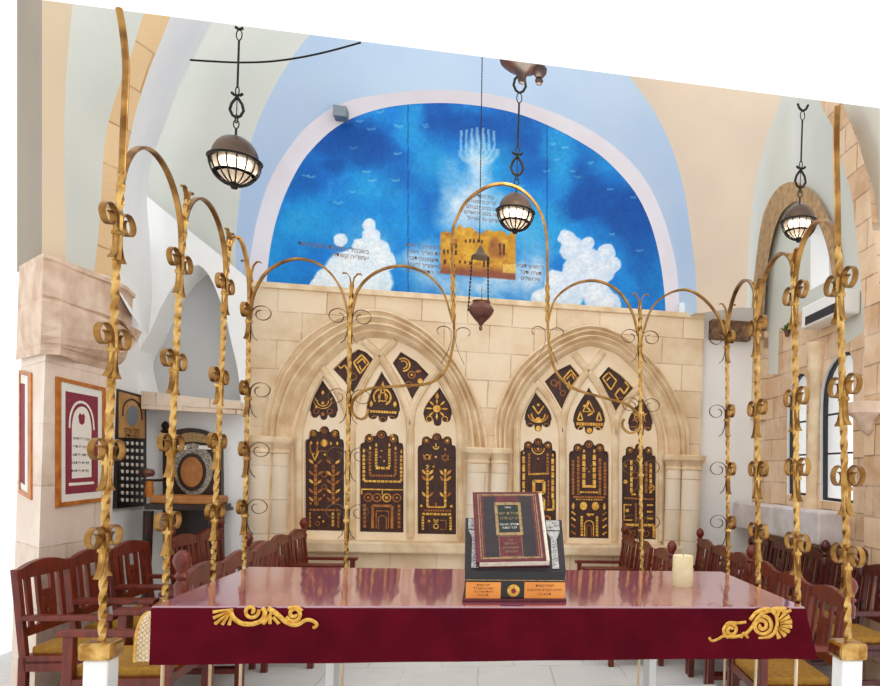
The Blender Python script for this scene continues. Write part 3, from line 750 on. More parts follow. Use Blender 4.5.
# ================================================================== CARVED PANELS (each its own thing)
class Relief:
    """gilt pieces laid on a panel; u, v run 0..1 over the panel from its top left corner"""
    def __init__(s, x0, y0, x1, y1, y): s.b = (x0, y0, x1, y1); s.y = y; s.a = MB(); s.d = MB()
    def P(s, u, v, off=0): x0, y0, x1, y1 = s.b; return atY(x0+(x1-x0)*u, y0+(y1-y0)*v+(x1-x0)*u*.016, s.y-off)
    def mb(s, dull): return s.d if dull else s.a
    def line(s, u0, v0, u1, v1, w=.03, dull=0):
        a, b = s.P(u0, v0), s.P(u1, v1); d = (b-a); W = (s.P(1, 0)-s.P(0, 0)).length*w
        n = d.cross(Vector((0, 1, 0))).normalized(); s.mb(dull).obox((a+b)/2, d/2, n*W/2, (0, .007, 0))
    def poly(s, pts, w=.03, dull=0):
        for (a, b), (c, d) in zip(pts, pts[1:]): s.line(a, b, c, d, w, dull)
    def disc(s, u, v, r, dull=0, asp=1):
        c = s.P(u, v); R = (s.P(1, 0)-s.P(0, 0)).length*r
        s.mb(dull).plate([[c+Vector((R*math.cos(k*PI/7), -.008, R*asp*math.sin(k*PI/7))) for k in range(14)]], (0, .01, 0))
    def ring(s, u, v, r, w=.02, dull=0, a0=0, a1=2*PI, n=16):
        c = s.P(u, v); W = (s.P(1, 0)-s.P(0, 0)).length
        pts = [c+Vector((W*r*math.cos(a0+(a1-a0)*k/n), 0, W*r*math.sin(a0+(a1-a0)*k/n))) for k in range(n+1)]
        for a, b in zip(pts, pts[1:]):
            d = b-a; nn = d.cross(Vector((0, 1, 0))).normalized(); s.mb(dull).obox((a+b)/2, d*.53, nn*W*w/2, (0, .007, 0))
    def leaf(s, u, v, L, ang, w=.3, dull=0):
        c = s.P(u, v); W = (s.P(1, 0)-s.P(0, 0)).length; L *= W
        d = Vector((math.cos(ang), 0, math.sin(ang))); n = Vector((-d.z, 0, d.x))
        pts = [c+d*L*t+n*L*w*sg*math.sin(PI*t) for t, sg in [(0, 1), (.25, 1), (.5, 1), (.75, 1), (1, 1), (.75, -1), (.5, -1), (.25, -1)]]
        s.mb(dull).plate([[p+Vector((0, -.008, 0)) for p in pts]], (0, .012, 0))
    def beads(s, u0, v0, u1, v1, n, w=.03, fill=.7, dull=0):
        for k in range(n):
            t0 = (k+(1-fill)/2)/n; t1 = (k+(1+fill)/2)/n
            s.line(u0+(u1-u0)*t0, v0+(v1-v0)*t0, u0+(u1-u0)*t1, v0+(v1-v0)*t1, w, dull)
def arch_pts(u, v0, v1, r, n=8):   # door arch: u centre, from foot v1 up to spring v0
    return [(u-r, v1), (u-r, v0)]+[(u-r*math.cos(PI*k/n), v0-r*.38*math.sin(PI*k/n)) for k in range(1, n)]+[(u+r, v0), (u+r, v1)]
def flame_row(R, us, v, dull=0):
    for u in us: R.leaf(u, v+.02, .1, PI/2, .28, dull)
def rel_tree(R):
    flame_row(R, (.17, .33, .67, .83), .16, 0); R.leaf(.5, .2, .22, PI/2, .3); R.ring(.5, .16, .09, .02, 1)
    R.poly([(.14,.17),(.16,.25),(.3,.27),(.34,.18)], .03, 1); R.poly([(.2,.26),(.26,.33),(.36,.24)], .03, 0); R.line(.34,.235,.62,.24,.02,1)
    for u in (.28, .73):
        R.beads(u, .36, u, .75, 9, .08, .8, 1)
        for k, v in enumerate((.36, .47, .55, .64, .72)):
            R.leaf(u-.05, v, .17, PI*.75, .2, (k+(u > .5)) % 2); R.leaf(u+.05, v, .17, PI*.25, .2, (k+(u < .5)) % 3 > 0)
    R.disc(.52, .27, .03); R.ring(.5, .46, .07, .02, 1); R.ring(.5, .58, .06, .02, 1); R.disc(.43,.52,.02,1); R.disc(.5,.66,.03,1)
    R.beads(.12, .8, .88, .8, 8, .05, .8, 1); R.beads(.14, .82, .14, .97, 4, .05, .8, 1); R.beads(.86, .82, .86, .97, 4, .05, .8, 1)
    R.beads(.72,.82,.72,.96,4,.06,.7,0); R.disc(.38, .87, .03); R.disc(.48, .91, .025); R.ring(.33,.93,.05,.02,1); R.disc(.16,.74,.03,1); R.ring(.3,.74,.05,.02,1)
    for u in (.22, .78): R.disc(u, .055, .04)
def rel_menorah(R, lamps=True):
    for k, u in enumerate((.1, .24, .38, .68, .82, .95)):
        top = .14+abs(k-2.5)*.03; base = (.5, .44, .36)[min(k, 5-k)]
        R.beads(u, top+.02, u, base, 7, .055, .72, (0, 1, 0, 0, 1, 0)[k]); R.leaf(u, top+.01, .1, PI/2, .25)
    R.beads(.1, .5, .95, .5, 9, .05, .8, 0); R.beads(.22, .445, .82, .445, 9, .05, .7, 1); R.beads(.36, .37, .7, .37, 3, .06, .8, 0)
    R.line(.05, .58, .98, .58, .03); R.poly([(.05,.58),(.05,.63)], .03); R.line(.52,.58,.52,.63,.02)
    for u in (.2, .4, .62, .85): R.ring(u, .66, .09, .03, 0 if u == .62 else 1); R.disc(u, .66, .04 if u == .62 else .03, u != .62)
    R.beads(.12, .72, .12, .96, 6, .06, .7, 1); R.beads(.9, .72, .9, .96, 6, .06, .7, 1)
    R.poly([(.3,.96),(.3,.74),(.74,.74),(.74,.96)], .06, 1); R.poly([(.38,.96),(.38,.79),(.66,.79),(.66,.96)], .02, 1); R.poly(arch_pts(.52, .87, .97, .09), .02, 1)
    for u in (.3, .74): R.disc(u, .045, .04)
    R.disc(.5,.2,.02,0); R.disc(.48,.26,.02,1); R.disc(.56,.3,.02,0)
def rel_plants(R):
    R.ring(.48, .13, .07, .03, 0, PI, 2*PI); R.line(.48,.14,.48,.1,.025); R.leaf(.72,.17,.07,PI/2,.3)
    R.poly([(.15,.21),(.17,.26),(.33,.26),(.35,.21)], .03, 1); R.ring(.25,.235,.06,.025,0); R.disc(.48,.235,.03); R.poly([(.62,.22),(.82,.22),(.72,.28),(.62,.22)],.02,1); R.poly([(.62,.26),(.72,.2),(.82,.26),(.62,.26)],.02,1)
    R.disc(.42,.33,.03); R.poly([(.22,.32),(.3,.32),(.22,.36),(.3,.36)],.03,0)
    for u in (.26, .72):
        R.beads(u, .35, u, .73, 9, .06, .85, 0)
        for k, v in enumerate((.41, .47, .63)):
            R.leaf(u-.04, v, .17, PI*.72, .2, k == 1); R.leaf(u+.04, v, .18, PI*.28, .2, k == 2)
    R.poly([(.26,.73),(.72,.73)],.04,0); R.line(.48,.73,.48,.69,.02,0); R.disc(.1,.72,.035); R.disc(.88,.72,.035)
    R.beads(.15,.765,.88,.765,12,.05,.6,1); R.beads(.12,.8,.88,.8,8,.06,.8,0); R.beads(.14,.82,.14,.96,5,.06,.75,0); R.beads(.86,.82,.86,.96,5,.06,.75,0)
    R.poly([(.42,.85),(.44,.88),(.52,.88),(.54,.85),(.48,.865),(.42,.85)],.02,0); R.ring(.48,.92,.06,.03,0); R.disc(.3,.87,.03); R.poly([(.58,.86),(.74,.86),(.74,.95),(.58,.95)],.02,1)
def rel_squares(R):
    R.ring(.5, .1, .17, .03, 0, PI, 2*PI); R.ring(.5, .1, .1, .025, 1, PI, 2*PI); R.disc(.5, .11, .035); R.disc(.5, .21, .03, 1)
    R.beads(.1, .18, .1, .95, 9, .07, .82, 0); R.leaf(.1,.17,.1,PI/2,.25); R.beads(.9, .2, .9, .62, 6, .07, .82, 0); R.leaf(.9,.19,.1,PI/2,.25)
    R.beads(.25, .15, .25, .36, 6, .06, .75, 1); R.beads(.76, .15, .76, .36, 6, .06, .75, 1); R.beads(.22,.37,.8,.36,9,.05,.8,0)
    R.poly([(.38,.44),(.66,.44),(.66,.56),(.38,.56),(.38,.435)], .08, 0); R.poly([(.38,.62),(.66,.62),(.66,.74),(.38,.74),(.38,.615)], .07, 0)
    R.beads(.78,.42,.78,.7,7,.04,.7,1); R.poly([(.74,.73),(.92,.73),(.92,.62)],.06,0); R.beads(.3,.8,.8,.8,6,.06,.8,1); R.beads(.82,.8,.82,.95,4,.05,.8,0); R.poly(arch_pts(.5,.88,.97,.12),.03,1)
def rel_temple(R):
    for u, v, dl in ((.1,.2,1),(.23,.16,1),(.77,.18,1),(.9,.22,1)): R.beads(u, v, u, .56, 10, .06, .8, dl)
    for u in (.37, .63): R.beads(u, .14, u, .46, 5, .075, .8, 0); R.leaf(u, .13, .1, PI/2, .3)
    R.line(.33,.47,.67,.47,.06); R.beads(.2,.53,.8,.53,9,.045,.75,0); R.beads(.1,.58,.9,.58,11,.05,.8,1); R.beads(.16,.605,.84,.605,11,.03,.6,0)
    for k in range(5): R.disc(.4+.05*k, .26+.03*(k % 3), .018, k % 2)
    R.disc(.36,.67,.09,0,1.15); R.disc(.66,.67,.09,0,1.15); R.leaf(.1,.71,.18,PI*.5,.2); R.leaf(.88,.71,.18,PI*.5,.2); R.disc(.5,.76,.04,0); R.line(.44,.755,.62,.755,.04)
    R.beads(.32,.77,.32,.98,7,.06,.8,0); R.beads(.7,.77,.7,.98,7,.06,.8,0); R.poly(arch_pts(.5,.86,.98,.11),.025,0); R.poly(arch_pts(.5,.89,.98,.06),.015,1)
    for v in (.74,.8,.87,.94):
        R.line(.06,v-.01,.16,v+.02,.04,v > .8); R.line(.94,v-.01,.84,v+.02,.04,v < .8)
def rel_lines(R):
    R.leaf(.48,.16,.12,PI/2,.4); R.disc(.1,.22,.03); R.leaf(.1,.25,.12,PI/2,.3); R.line(.42,.16,.5,.2,.02,0)
    for u, a, b in ((.27,.17,.52),(.7,.18,.52),(.83,.2,.52)): R.beads(u, a, u, b, 6, .07, .8, u == .7)
    R.line(.27,.53,.4,.53,.05); R.disc(.1,.4,.06); R.ring(.86,.46,.07,.035,0); R.ring(.38,.33,.09,.02,1); R.line(.58,.3,.58,.55,.02,1)
    R.beads(.06,.57,.92,.58,9,.05,.8,1); R.disc(.15,.7,.05); R.poly([(.06,.63),(.06,.8),(.3,.8)],.03,0); R.beads(.08,.64,.28,.64,3,.04,.8,0)
    R.beads(.4,.62,.4,.82,6,.05,.8,1); R.beads(.72,.64,.9,.64,3,.05,.8,0); R.beads(.72,.71,.9,.71,3,.05,.8,0); R.beads(.72,.78,.9,.78,3,.05,.8,0)
    R.poly([(.08,.98),(.08,.85),(.92,.85),(.92,.98)],.07,0); R.ring(.3,.94,.08,.02,1); R.ring(.7,.94,.08,.02,1); R.line(.15,.88,.3,.95,.02,1)
YP = YT+.055
BIGD = [(rel_tree, 'dark carved door with two leafy gilt trees, leftmost in the left arch'), (rel_menorah, 'dark carved door with tall gilt candle lines, middle of the left arch'), (rel_plants, 'dark carved door with two gilt plant stems, rightmost in the left arch'),
        (rel_squares, 'dark carved door with gilt square frames, left in the right arch behind the book'), (rel_temple, 'dark carved door with two gilt discs, middle of the right arch'), (rel_lines, 'dark carved door behind the tall thin post, rightmost in the right arch')]
for (x0, x1, ys, yt, yb), (fn, lab) in zip(BIG, BIGD):
    o = big_outline(x0-.3, x1+.3, ys, yt, yb)
    mb = MB().plate([Ys(o, YP)], (0, .05, 0)); mb.v = [tuple(v) for v in mb.v]
    d = tag(mb.build('ark_door', MT['pwood']), lab, 'door', 'carved ark doors in the two pointed arches')
    R = Relief(x0, yt, x1, yb, YP); fn(R)
    mid = (x0+x1)/2; w = x1-x0
    for k, (cx_, cy_) in enumerate(((mid, yt+w*.115), (mid-w*.27, yt+w*.2), (mid+w*.27, yt+w*.2))):
        R.ring((cx_-x0)/w, (cy_-yt)/(yb-yt)-.005, .07, .02, 1)
        R.disc((cx_-x0)/w, (cy_-yt)/(yb-yt)-.005, .035, k == 0)
    R.a.build('gilt_relief', MT['prelief'], parent=d)
    if R.d.v: R.d.build('dull_gilt_relief', MT['pdull'], parent=d)
def drop_rel(kind, R):
    if kind == 0:
        R.leaf(.48,.38,.16,PI/2,.3); R.ring(.48,.52,.2,.03,0,PI,2*PI); R.ring(.48,.5,.32,.025,0,PI*1.05,PI*1.95); R.disc(.48,.58,.05); R.line(.2,.45,.25,.52,.03); R.line(.8,.45,.75,.52,.03); R.ring(.25,.78,.09,.02,1); R.ring(.72,.78,.09,.02,1); R.disc(.48,.85,.06,1); R.disc(.25,.68,.04,0)
    if kind == 1:
        R.ring(.48,.5,.25,.05,0,-PI*.35,PI*1.2); R.ring(.5,.5,.13,.03,0); R.poly([(.38,.6),(.5,.2),(.6,.6)],.035,0); R.leaf(.15,.7,.2,PI/2,.25); R.leaf(.85,.7,.2,PI/2,.25); R.beads(.12,.78,.9,.8,10,.07,.8,0); R.ring(.25,.92,.08,.02,1); R.ring(.75,.92,.08,.02,1); R.ring(.5,.94,.08,.02,1)
    if kind == 2:
        R.disc(.48,.55,.13)
        for k in range(8): R.leaf(.48+.15*math.cos(k*PI/4),.55-.15*.75*math.sin(k*PI/4),.24,k*PI/4,.14)
        R.leaf(.48,.35,.3,PI/2,.18); R.ring(.22,.82,.1,.025,0); R.ring(.75,.82,.1,.025,0)
    if kind == 3:
        R.disc(.5,.32,.05); R.disc(.5,.7,.1); R.ring(.5,.55,.25,.06,0,PI,2*PI); R.poly([(.3,.35),(.5,.55),(.7,.35)],.05,0); R.ring(.5,.5,.38,.03,0,PI*1.1,PI*1.9); R.disc(.5,.92,.1); R.ring(.2,.85,.09,.02,1); R.ring(.8,.85,.09,.02,1)
    if kind == 4:
        R.poly([(.48,.28),(.3,.52),(.66,.52),(.48,.28)],.03,0); R.poly([(.5,.3),(.42,.42),(.6,.55),(.45,.6)],.05,0); R.poly([(.14,.7),(.22,.52),(.3,.7),(.14,.7)],.04,0); R.poly([(.72,.7),(.8,.52),(.88,.7),(.72,.7)],.04,0); R.beads(.1,.78,.92,.79,10,.09,.8,0); R.disc(.5,.92,.08); R.ring(.25,.9,.09,.03,0); R.ring(.76,.9,.09,.03,0); R.disc(.35,.4,.04)
    if kind == 5:
        R.ring(.45,.5,.2,.03,0); R.disc(.45,.5,.06)
        for k in range(6): R.leaf(.45,.5,.34,k*PI/3+.5,.12,k % 2)
        R.beads(.1,.75,.9,.78,6,.05,.8,1)
DL = ['pointed dark carving with a gilt lamp bowl, above the leftmost door', 'pointed dark carving with a gilt knot and letters, above the candle door', 'pointed dark carving with a gilt flower, above the plant stem door', 'pointed dark carving with a gilt disc bowl, above the square frame door', 'pointed dark carving with small gilt triangles, above the two disc door', 'pointed dark carving behind the thin post, above the rightmost door']
for k, (dd, lab) in enumerate(zip(DROP, DL)):
    o = drop_outline(*dd)
    d = tag(MB().plate([Ys(o, YP)], (0, .05, 0)).build('pointed_carving', MT['pwood']), lab, 'carving', 'small pointed carvings above the ark doors')
    R = Relief(dd[2], dd[1], dd[3], dd[5], YP); drop_rel(k, R)
    R.a.build('gilt_relief', MT['prelief'], parent=d)
    if R.d.v: R.d.build('dull_gilt_relief', MT['pdull'], parent=d)
QL = ['four sided dark carving top left in the left arch', 'four sided dark carving top right in the left arch', 'four sided dark carving top left in the right arch', 'four sided dark carving top right in the right arch']
for k, (q, lab) in enumerate(zip(QUAD, QL)):
    d = tag(MB().plate([Ys(q, YP)], (0, .05, 0)).build('four_sided_carving', MT['pwood']), lab, 'carving', 'four sided carvings at the arch tops')
    x0 = min(p[0] for p in q); x1 = max(p[0] for p in q); y0 = min(p[1] for p in q); y1 = max(p[1] for p in q)
    R = Relief(x0, y0, x1, y1, YP)
    if k in (0, 2):
        R.poly([(.52,.3),(.72,.12),(.9,.3),(.68,.55),(.52,.3)],.04,0); R.poly([(.6,.32),(.74,.2),(.82,.32)],.035,0); R.poly([(.66,.36),(.7,.46)],.03,0)
        if k == 0: R.poly([(.12,.36),(.2,.44),(.3,.36),(.36,.46),(.46,.4)],.03,0); R.ring(.5,.62,.09,.02,1)
        else: R.poly([(.3,.5),(.42,.34),(.42,.55)],.03,1); R.ring(.25,.4,.08,.02,1); R.ring(.5,.62,.07,.02,1)
    elif k == 1:
        R.ring(.28,.26,.17,.04,0,-PI*.5,PI*.7); R.ring(.28,.26,.1,.03,0,-PI*.5,PI*.7); R.ring(.5,.46,.09,.03,1); R.disc(.5,.46,.03); R.leaf(.58,.4,.2,.2,.2,1); R.disc(.72,.58,.07); R.ring(.42,.66,.08,.02,1)
    else:
        R.poly([(.1,.25),(.28,.12),(.5,.3),(.34,.5),(.1,.25)],.035,0); R.poly([(.22,.3),(.32,.22)],.03,0); R.poly([(.46,.6),(.6,.46),(.72,.58),(.86,.42),(.74,.32)],.045,0); R.poly([(.46,.6),(.56,.72)],.04,0); R.ring(.64,.72,.08,.02,1)
    R.a.build('gilt_relief', MT['prelief'], parent=d)
    if R.d.v: R.d.build('dull_gilt_relief', MT['pdull'], parent=d)

# ================================================================== TABLE
ZTB = .88
tx0, tx1, ty0, ty1 = -1.27, 1.45, 2.985, 4.12
tb = thing('reading_table', ((tx0+tx1)/2, (ty0+ty1)/2, 0), 'wide reading table under a burgundy velvet cover and a glossy glass top', 'table')
MB().box((tx0, ty0, ZTB-.012), (tx1, ty1, ZTB), .003).build('glass_top', MT['top'], parent=tb)
MB().box((tx0+.05, ty0+.05, ZTB-.06), (tx1-.05, ty1-.05, ZTB-.014)).build('tabletop', MT['deepbrown'], parent=tb)
for x in (tx0+.55, tx1-.55):
    MB().box((x-.02, ty0+.6, .0), (x+.02, ty1-.4, ZTB-.06), .006).build('leg', MT['plastic'], parent=tb)
# velvet: hangs in front and at the right end; soft folds near the corner
zb = atY(480, 661, ty0).z
cloth = MB()
path = []
nn = 90
for k in range(nn+1):
    x = tx0+.0+(tx1-tx0)*k/nn; path.append((x, ty0-.006))
for k in range(1, 30): path.append((tx1+.004, ty0+(ty1-ty0)*k/30))
rows = []
for j in range(9):
    t = j/8; z = ZTB-.008-(ZTB-.008-zb)*t; row = []
    for i, (x, y) in enumerate(path):
        cr = max(0, 1-abs(i-nn)/14)
        dx = .05*t*cr**1.5; dy = -.03*t*cr+.008*t*math.sin(i*.9)*max(0, 1-abs(i-nn)/26)
        row.append((x+dx, y+dy-.003*t*math.sin(i*.35), z))
    rows.append(row)
for a, b in zip(rows, rows[1:]): cloth.sheet(a, b)
cl = tag(cloth.build('velvet_cover', MT['velvet'], smooth=True, weld=True), 'burgundy velvet cover hanging down the front of the reading table', 'table cover')
# gold embroidered corner scrolls (photo coordinates on the front of the cover)
def emb(pts, w, mb, n=None):
    pts = smoothc(pts, n or len(pts)*6); P = [atY(p[0], p[1], ty0-.013) for p in pts]; m = len(P); sc = ty0/700
    w_ = w if callable(w) else (lambda t: w); wid = lambda t: w_(t)*1.2
    L = []; Rr = []
    for i in range(m):
        t = (P[min(i+1, m-1)]-P[max(i-1, 0)]).normalized(); q = Vector((-t.z, 0, t.x)); ww = wid(i/(m-1))*sc/2
        L.append(P[i]+q*ww); Rr.append(P[i]-q*ww)
    C_ = [p+Vector((0, -.006, 0)) for p in P]
    mb.sheet(L, C_); mb.sheet(C_, Rr)
def spiral(cx_, cy_, r0, r1, a0, a1, n=20):
    return [(cx_+(r0+(r1-r0)*k/n)*math.cos(a0+(a1-a0)*k/n), cy_+(r0+(r1-r0)*k/n)*math.sin(a0+(a1-a0)*k/n)) for k in range(n+1)]
e = MB()
# right-hand scroll
emb([(709,637),(712,641),(718,639),(724,636),(733,637),(745,634),(752,627),(757,619),(765,612),(776,609),(786,609)], lambda t: 2.2+2*t, e)
emb(spiral(731,630,8,1.5,PI*.6,PI*3.9), 3, e); emb([(723,630),(728,623),(738,623),(746,622)], 2.6, e)
emb(spiral(762,626,10.5,1.5,-PI*.5,PI*3.2), 3.4, e); emb([(750,620),(757,612),(768,609),(776,615),(777,626),(771,636),(758,638)], 3.4, e)
for k in range(8):
    a = -1.25+k*.36; c = (775, 624)
    emb([(c[0]+5*math.cos(a+.1), c[1]+5*math.sin(a+.1)), (c[0]+(17 if abs(math.cos(a)) > .5 else 14)*math.cos(a), c[1]+15*math.sin(a))], lambda t: 1.2+3.0*t, e, 4)
emb([(780,609),(786,612),(791,610)], 3, e); emb([(741,638),(744,633),(748,638)], 2.5, e)
e.build('gold_embroidery', MT['embro'], parent=cl); e = MB()
# left-hand scroll
for x, y in ((213, 612), (213.5, 618), (215, 624), (222, 624.5), (229, 625)):
    emb([(233, 609), (233+(x-233)*.5, 609+(y-609)*.5), (x, y)], lambda t: 1.0+1.7*t, e, 5)
emb([(230,609),(233,617),(241,623),(252,624),(262,620),(265,612),(262,608)], 3.6, e); emb(spiral(251,611,8,1.5,-.2,PI*2.4), 2.8, e)
emb([(263,624),(268,618),(272,612)], 2.6, e); emb([(270,624),(270,616)], 2.6, e, 4); emb([(279,624),(273,617)], 2.6, e, 4)
emb([(268,608),(277,614),(286,622),(296,625),(306,620),(313,621),(317,625),(313,628)], lambda t: 4-1.4*t, e)
emb(spiral(294,614,8,1.5,PI*.9,-PI*2.0), 2.8, e); emb([(288,608),(297,607),(302,611)], 2.5, e)
e.build('gold_embroidery', MT['embro'], parent=cl)
# gold net cloth at the left corner
nb = MB()
A0 = atY(153, 609, ty0+.02); 
net = [[(150,612),(144,616),(139,626),(136,640),(135,662)], [(155,612),(156,620),(157,634),(157,648),(157,662)]]
N0 = Ys(smoothc(net[0], 22), ty0+.16); N1 = Ys(smoothc(net[1], 22), ty0+.015)
for k in range(-6, 22, 2):
    for dr in (0, 1):
        P = []
        for q in range(13):
            t = q/12; f = k+t*7
            if f < 0 or f > 21: continue
            tt = t if not dr else 1-t
            i0 = int(f); g0 = N0[i0].lerp(N0[min(i0+1, 21)], f-i0); g1 = N1[i0].lerp(N1[min(i0+1, 21)], f-i0); P.append(g0.lerp(g1, tt))
        if len(P) > 1: nb.tube(P, .0018, 5)
nt_ = nb.build('net_cloth', MT['net']); tag(nt_, 'gold net cloth hanging at the left front corner of the table', 'cloth')
MB().sheet([p+Vector((-.01, .012, 0)) for p in N0], [p+Vector((.0, .012, 0)) for p in N1]).build('lining', MT['posterpaper'], parent=nt_)
MB().tube(N0, .008, 6).build('gold_hem', MT['embro'], parent=nt_)

# ================================================================== BOOK STAND, BOOK, CANDLE
bx0, bx1 = atZ(462, 602, ZTB).x, atZ(567, 603, ZTB).x; by = atZ(500, 601.5, ZTB).y
hb = atY(514, 571, by).z-ZTB
st = thing('book_stand', ((bx0+bx1)/2, by, ZTB), 'black box book stand with two orange plates and a gold medallion, on the table', 'book stand')
bc_ = (bx0+bx1)/2
MB().box((bx0-.0, by-.012, ZTB), (bx1+.0, by+.28, ZTB+.014), .003).build('base_board', MT['bookred'], parent=st)
MB().box((bx0+.008, by, ZTB+.014), (bx1-.008, by+.26, ZTB+.014+.078), .003).build('box', MT['black'], parent=st)
zb1 = ZTB+.096; zb2 = ZTB+.135
MB().box((bx0+.008, by-.004, zb1), (bx1-.008, by+.26, zb2), .003).build('lid', MT['black'], parent=st)
MB().box((bx0+.008, by-.001, zb1-.004), (bx1-.008, by+.255, zb1)).build('trim_strip', MT['bookgold'], parent=st)
# sloping board
blf, brf = Vector((bx0+.006, by+.004, zb2)), Vector((bx1-.006, by+.004, zb2))
tl = atY(465.5, 518, by+.17); tr = tl+(brf-blf)
nrm = (brf-blf).cross(tl-blf).normalized()
MB().plate([[blf, brf, tr, tl]], -nrm*(-.012) if nrm.y > 0 else -nrm*.012).build('sloping_board', MT['bookdark'], parent=st)
if nrm.y > 0: nrm = -nrm
def onb(u, v, off=0): return blf.lerp(brf, u).lerp(tl.lerp(tr, u), v)+nrm*off
for u in (.1, .9):
    cb2 = MB().plate([[onb(u-.07, .78, .003), onb(u+.07, .78, .003), onb(u+.07, .98, .003), onb(u-.07, .98, .003)]], nrm*.001)
    cb2.plate([[onb(u-.035, .04, .003), onb(u+.035, .04, .003), onb(u+.03, .6, .003), onb(u+.07, .76, .003), onb(u-.07, .76, .003), onb(u-.03, .6, .003)]], nrm*.001)
    pil = cb2.build('silver_pillar', MT['silver'], parent=st)
    ink = MB()
    for k in range(7):
        a = k*2.4; ink.plate([[onb(u+.045*math.cos(a)*.8+dx, .88+.055*math.sin(a*1.7)+dy, .0045) for dx, dy in ((-.008,-.01),(.008,-.012),(.006,.012))]])
    for k in range(9): ink.plate([[onb(u-.02+dx, .1+k*.055+dy, .0045) for dx, dy in ((0,0),(.03,.02),(.03,.026),(0,.008))]])
    ink.build('ornament', MT['bookdark'], parent=pil)
# plates
for x0, x1, lines in ((466, 500.5, ['לזכר נשמת', 'משה בן יעקב ז"ל', 'ורעיתו שרה ע"ה', 'ת.נ.צ.ב.ה']), (524.5, 564.5, ['לעילוי נשמת', 'הורינו היקרים והאהובים', 'ת.נ.צ.ב.ה'])):
    a, b = atY(x0, 582, by-.003), atY(x1, 598.5, by-.003)
    pl_ = MB().box((a.x, by-.006, b.z), (b.x, by+.002, a.z), .001).build('orange_plate', MT['brass'], parent=st)
    k = len(lines); hs = (a.z-b.z)/(k+.9)
    text_mb(lines, lambda u, v, a=a, b=b, hs=hs: Vector(((a.x+b.x)/2+u, by-.0068, a.z-hs*1.1+v)), hs*.86, 1.15).build('lettering', MT['ink'], parent=pl_)
mc = atY(513.5, 590.5, by-.004)
md = MB().lathe([(.0, .0), (.026, .0), (.028, .004), (.024, .008), (0, .008)], mc, 24, Matrix.Rotation(PI/2, 3, 'X')).build('medallion', MT['embro'], parent=st, smooth=True)
MB().lathe([(.0, .0), (.011, .0), (.011, .003), (0, .003)], mc+Vector((0, -.008, 0)), 8, Matrix.Rotation(PI/2, 3, 'X')).build('red_emblem', MT['posterred'], parent=md)
# book: leans on the sloping board
B0 = atY(477.5, 566, by+.0); B1 = atY(546, 564.5, by+.0)
T0 = atY(474, 496.5, by+.235); T1 = T0+(B1-B0)
fr_ = (B1-B0).cross(T0-B0).normalized()
if fr_.y > 0: fr_ = -fr_
def onk(u, v, off=0): return B0.lerp(B1, u).lerp(T0.lerp(T1, u), v)+fr_*off
bk = thing('prayer_book', tuple(onk(.5, 0)), 'large maroon and black gilt-tooled book leaning on the black stand', 'book')
th = .034
def slab(u0, u1, v0, v1, o0, o1): 
    q = [onk(u0, v0, o0), onk(u1, v0, o0), onk(u1, v1, o0), onk(u0, v1, o0)]; return [q], fr_*(o1-o0)
MB().plate(*slab(0, 1, 0, 1, .03, .034)).build('front_cover', MT['bookred'], parent=bk)
MB().plate(*slab(0, 1.07, 0, 1, -.018, -.012)).build('back_cover', MT['bookred'], parent=bk)
MB().plate(*slab(.03, 1.05, .01, .985, -.012, .03)).build('page_block', MT['paper'], parent=bk)
MB().plate(*slab(-.02, .0, 0, 1, -.008, .034)).build('spine', MT['bookred'], parent=bk)
mb = MB()
for u0, u1 in ((.13, .32), (.68, .87)): mb.plate(*slab(u0, u1, .06, .93, .034, .0345))
mb.build('dark_stripes', MT['bookdark'], parent=bk)
mb = MB()
def frame_loop(u0, u1, v0, v1, w):
    wv = w*.9
    mb.plate([[onk(u0, v0, .0346), onk(u1, v0, .0346), onk(u1, v1, .0346), onk(u0, v1, .0346)], [onk(u0+w, v0+wv, .0346), onk(u1-w, v0+wv, .0346), onk(u1-w, v1-wv, .0346), onk(u0+w, v1-wv, .0346)]])
frame_loop(.05, .95, .035, .965, .015); frame_loop(.085, .915, .05, .945, .008); frame_loop(.3, .7, .36, .84, .045); frame_loop(.33, .67, .06, .35, .006)
mb.build('gilt_borders', MT['bookgold'], parent=bk)
MB().plate(*slab(.345, .655, .4, .8, .0347, .0352)).build('title_panel', MT['bookgreen'], parent=bk)
ux = (B1-B0); uy = (T0-B0)
def book_text(lines, v, size, m, nm):
    o = onk(.5, v, .0356); ex = ux.normalized(); ey = uy.normalized()
    text_mb(lines, lambda a, b: o+ex*a+ey*b, size, 1.15).build(nm, m, parent=bk)
book_text(['סידור'], .75, .014, MT['pearl'], 'title_lettering')
book_text(['תפלת ישר', 'כאבותינו'], .655, .023, MT['bookgold'], 'title_lettering')
book_text(['תפילה בציבור', 'לכל השנה'], .5, .016, MT['pearl'], 'title_lettering')
book_text(['עם', 'הפירוש', 'והמנהגים', 'ירושלים'], .28, .018, MT['bookgold'], 'title_lettering')
# candle
cp_ = atZ(685, 587.5, ZTB)
rr = (atY(695, 587, cp_.y).x-atY(675, 587, cp_.y).x)/2
h_ = atY(685, 556.5, cp_.y).z-ZTB
cd = MB().lathe([(0, 0), (rr*.97, 0), (rr, .004), (rr, h_-.004), (rr*.96, h_), (rr*.8, h_-.004), (0, h_-.012)], (cp_.x, cp_.y+rr, ZTB), 32).build('pillar_candle', MT['wax'], smooth=True)
tag(cd, 'thick cream pillar candle standing on the right of the table', 'candle')
MB().tube([(cp_.x, cp_.y+rr, ZTB+h_-.012), (cp_.x+.002, cp_.y+rr, ZTB+h_+.004)], .0015, 6).build('wick', MT['ink'], parent=cd)

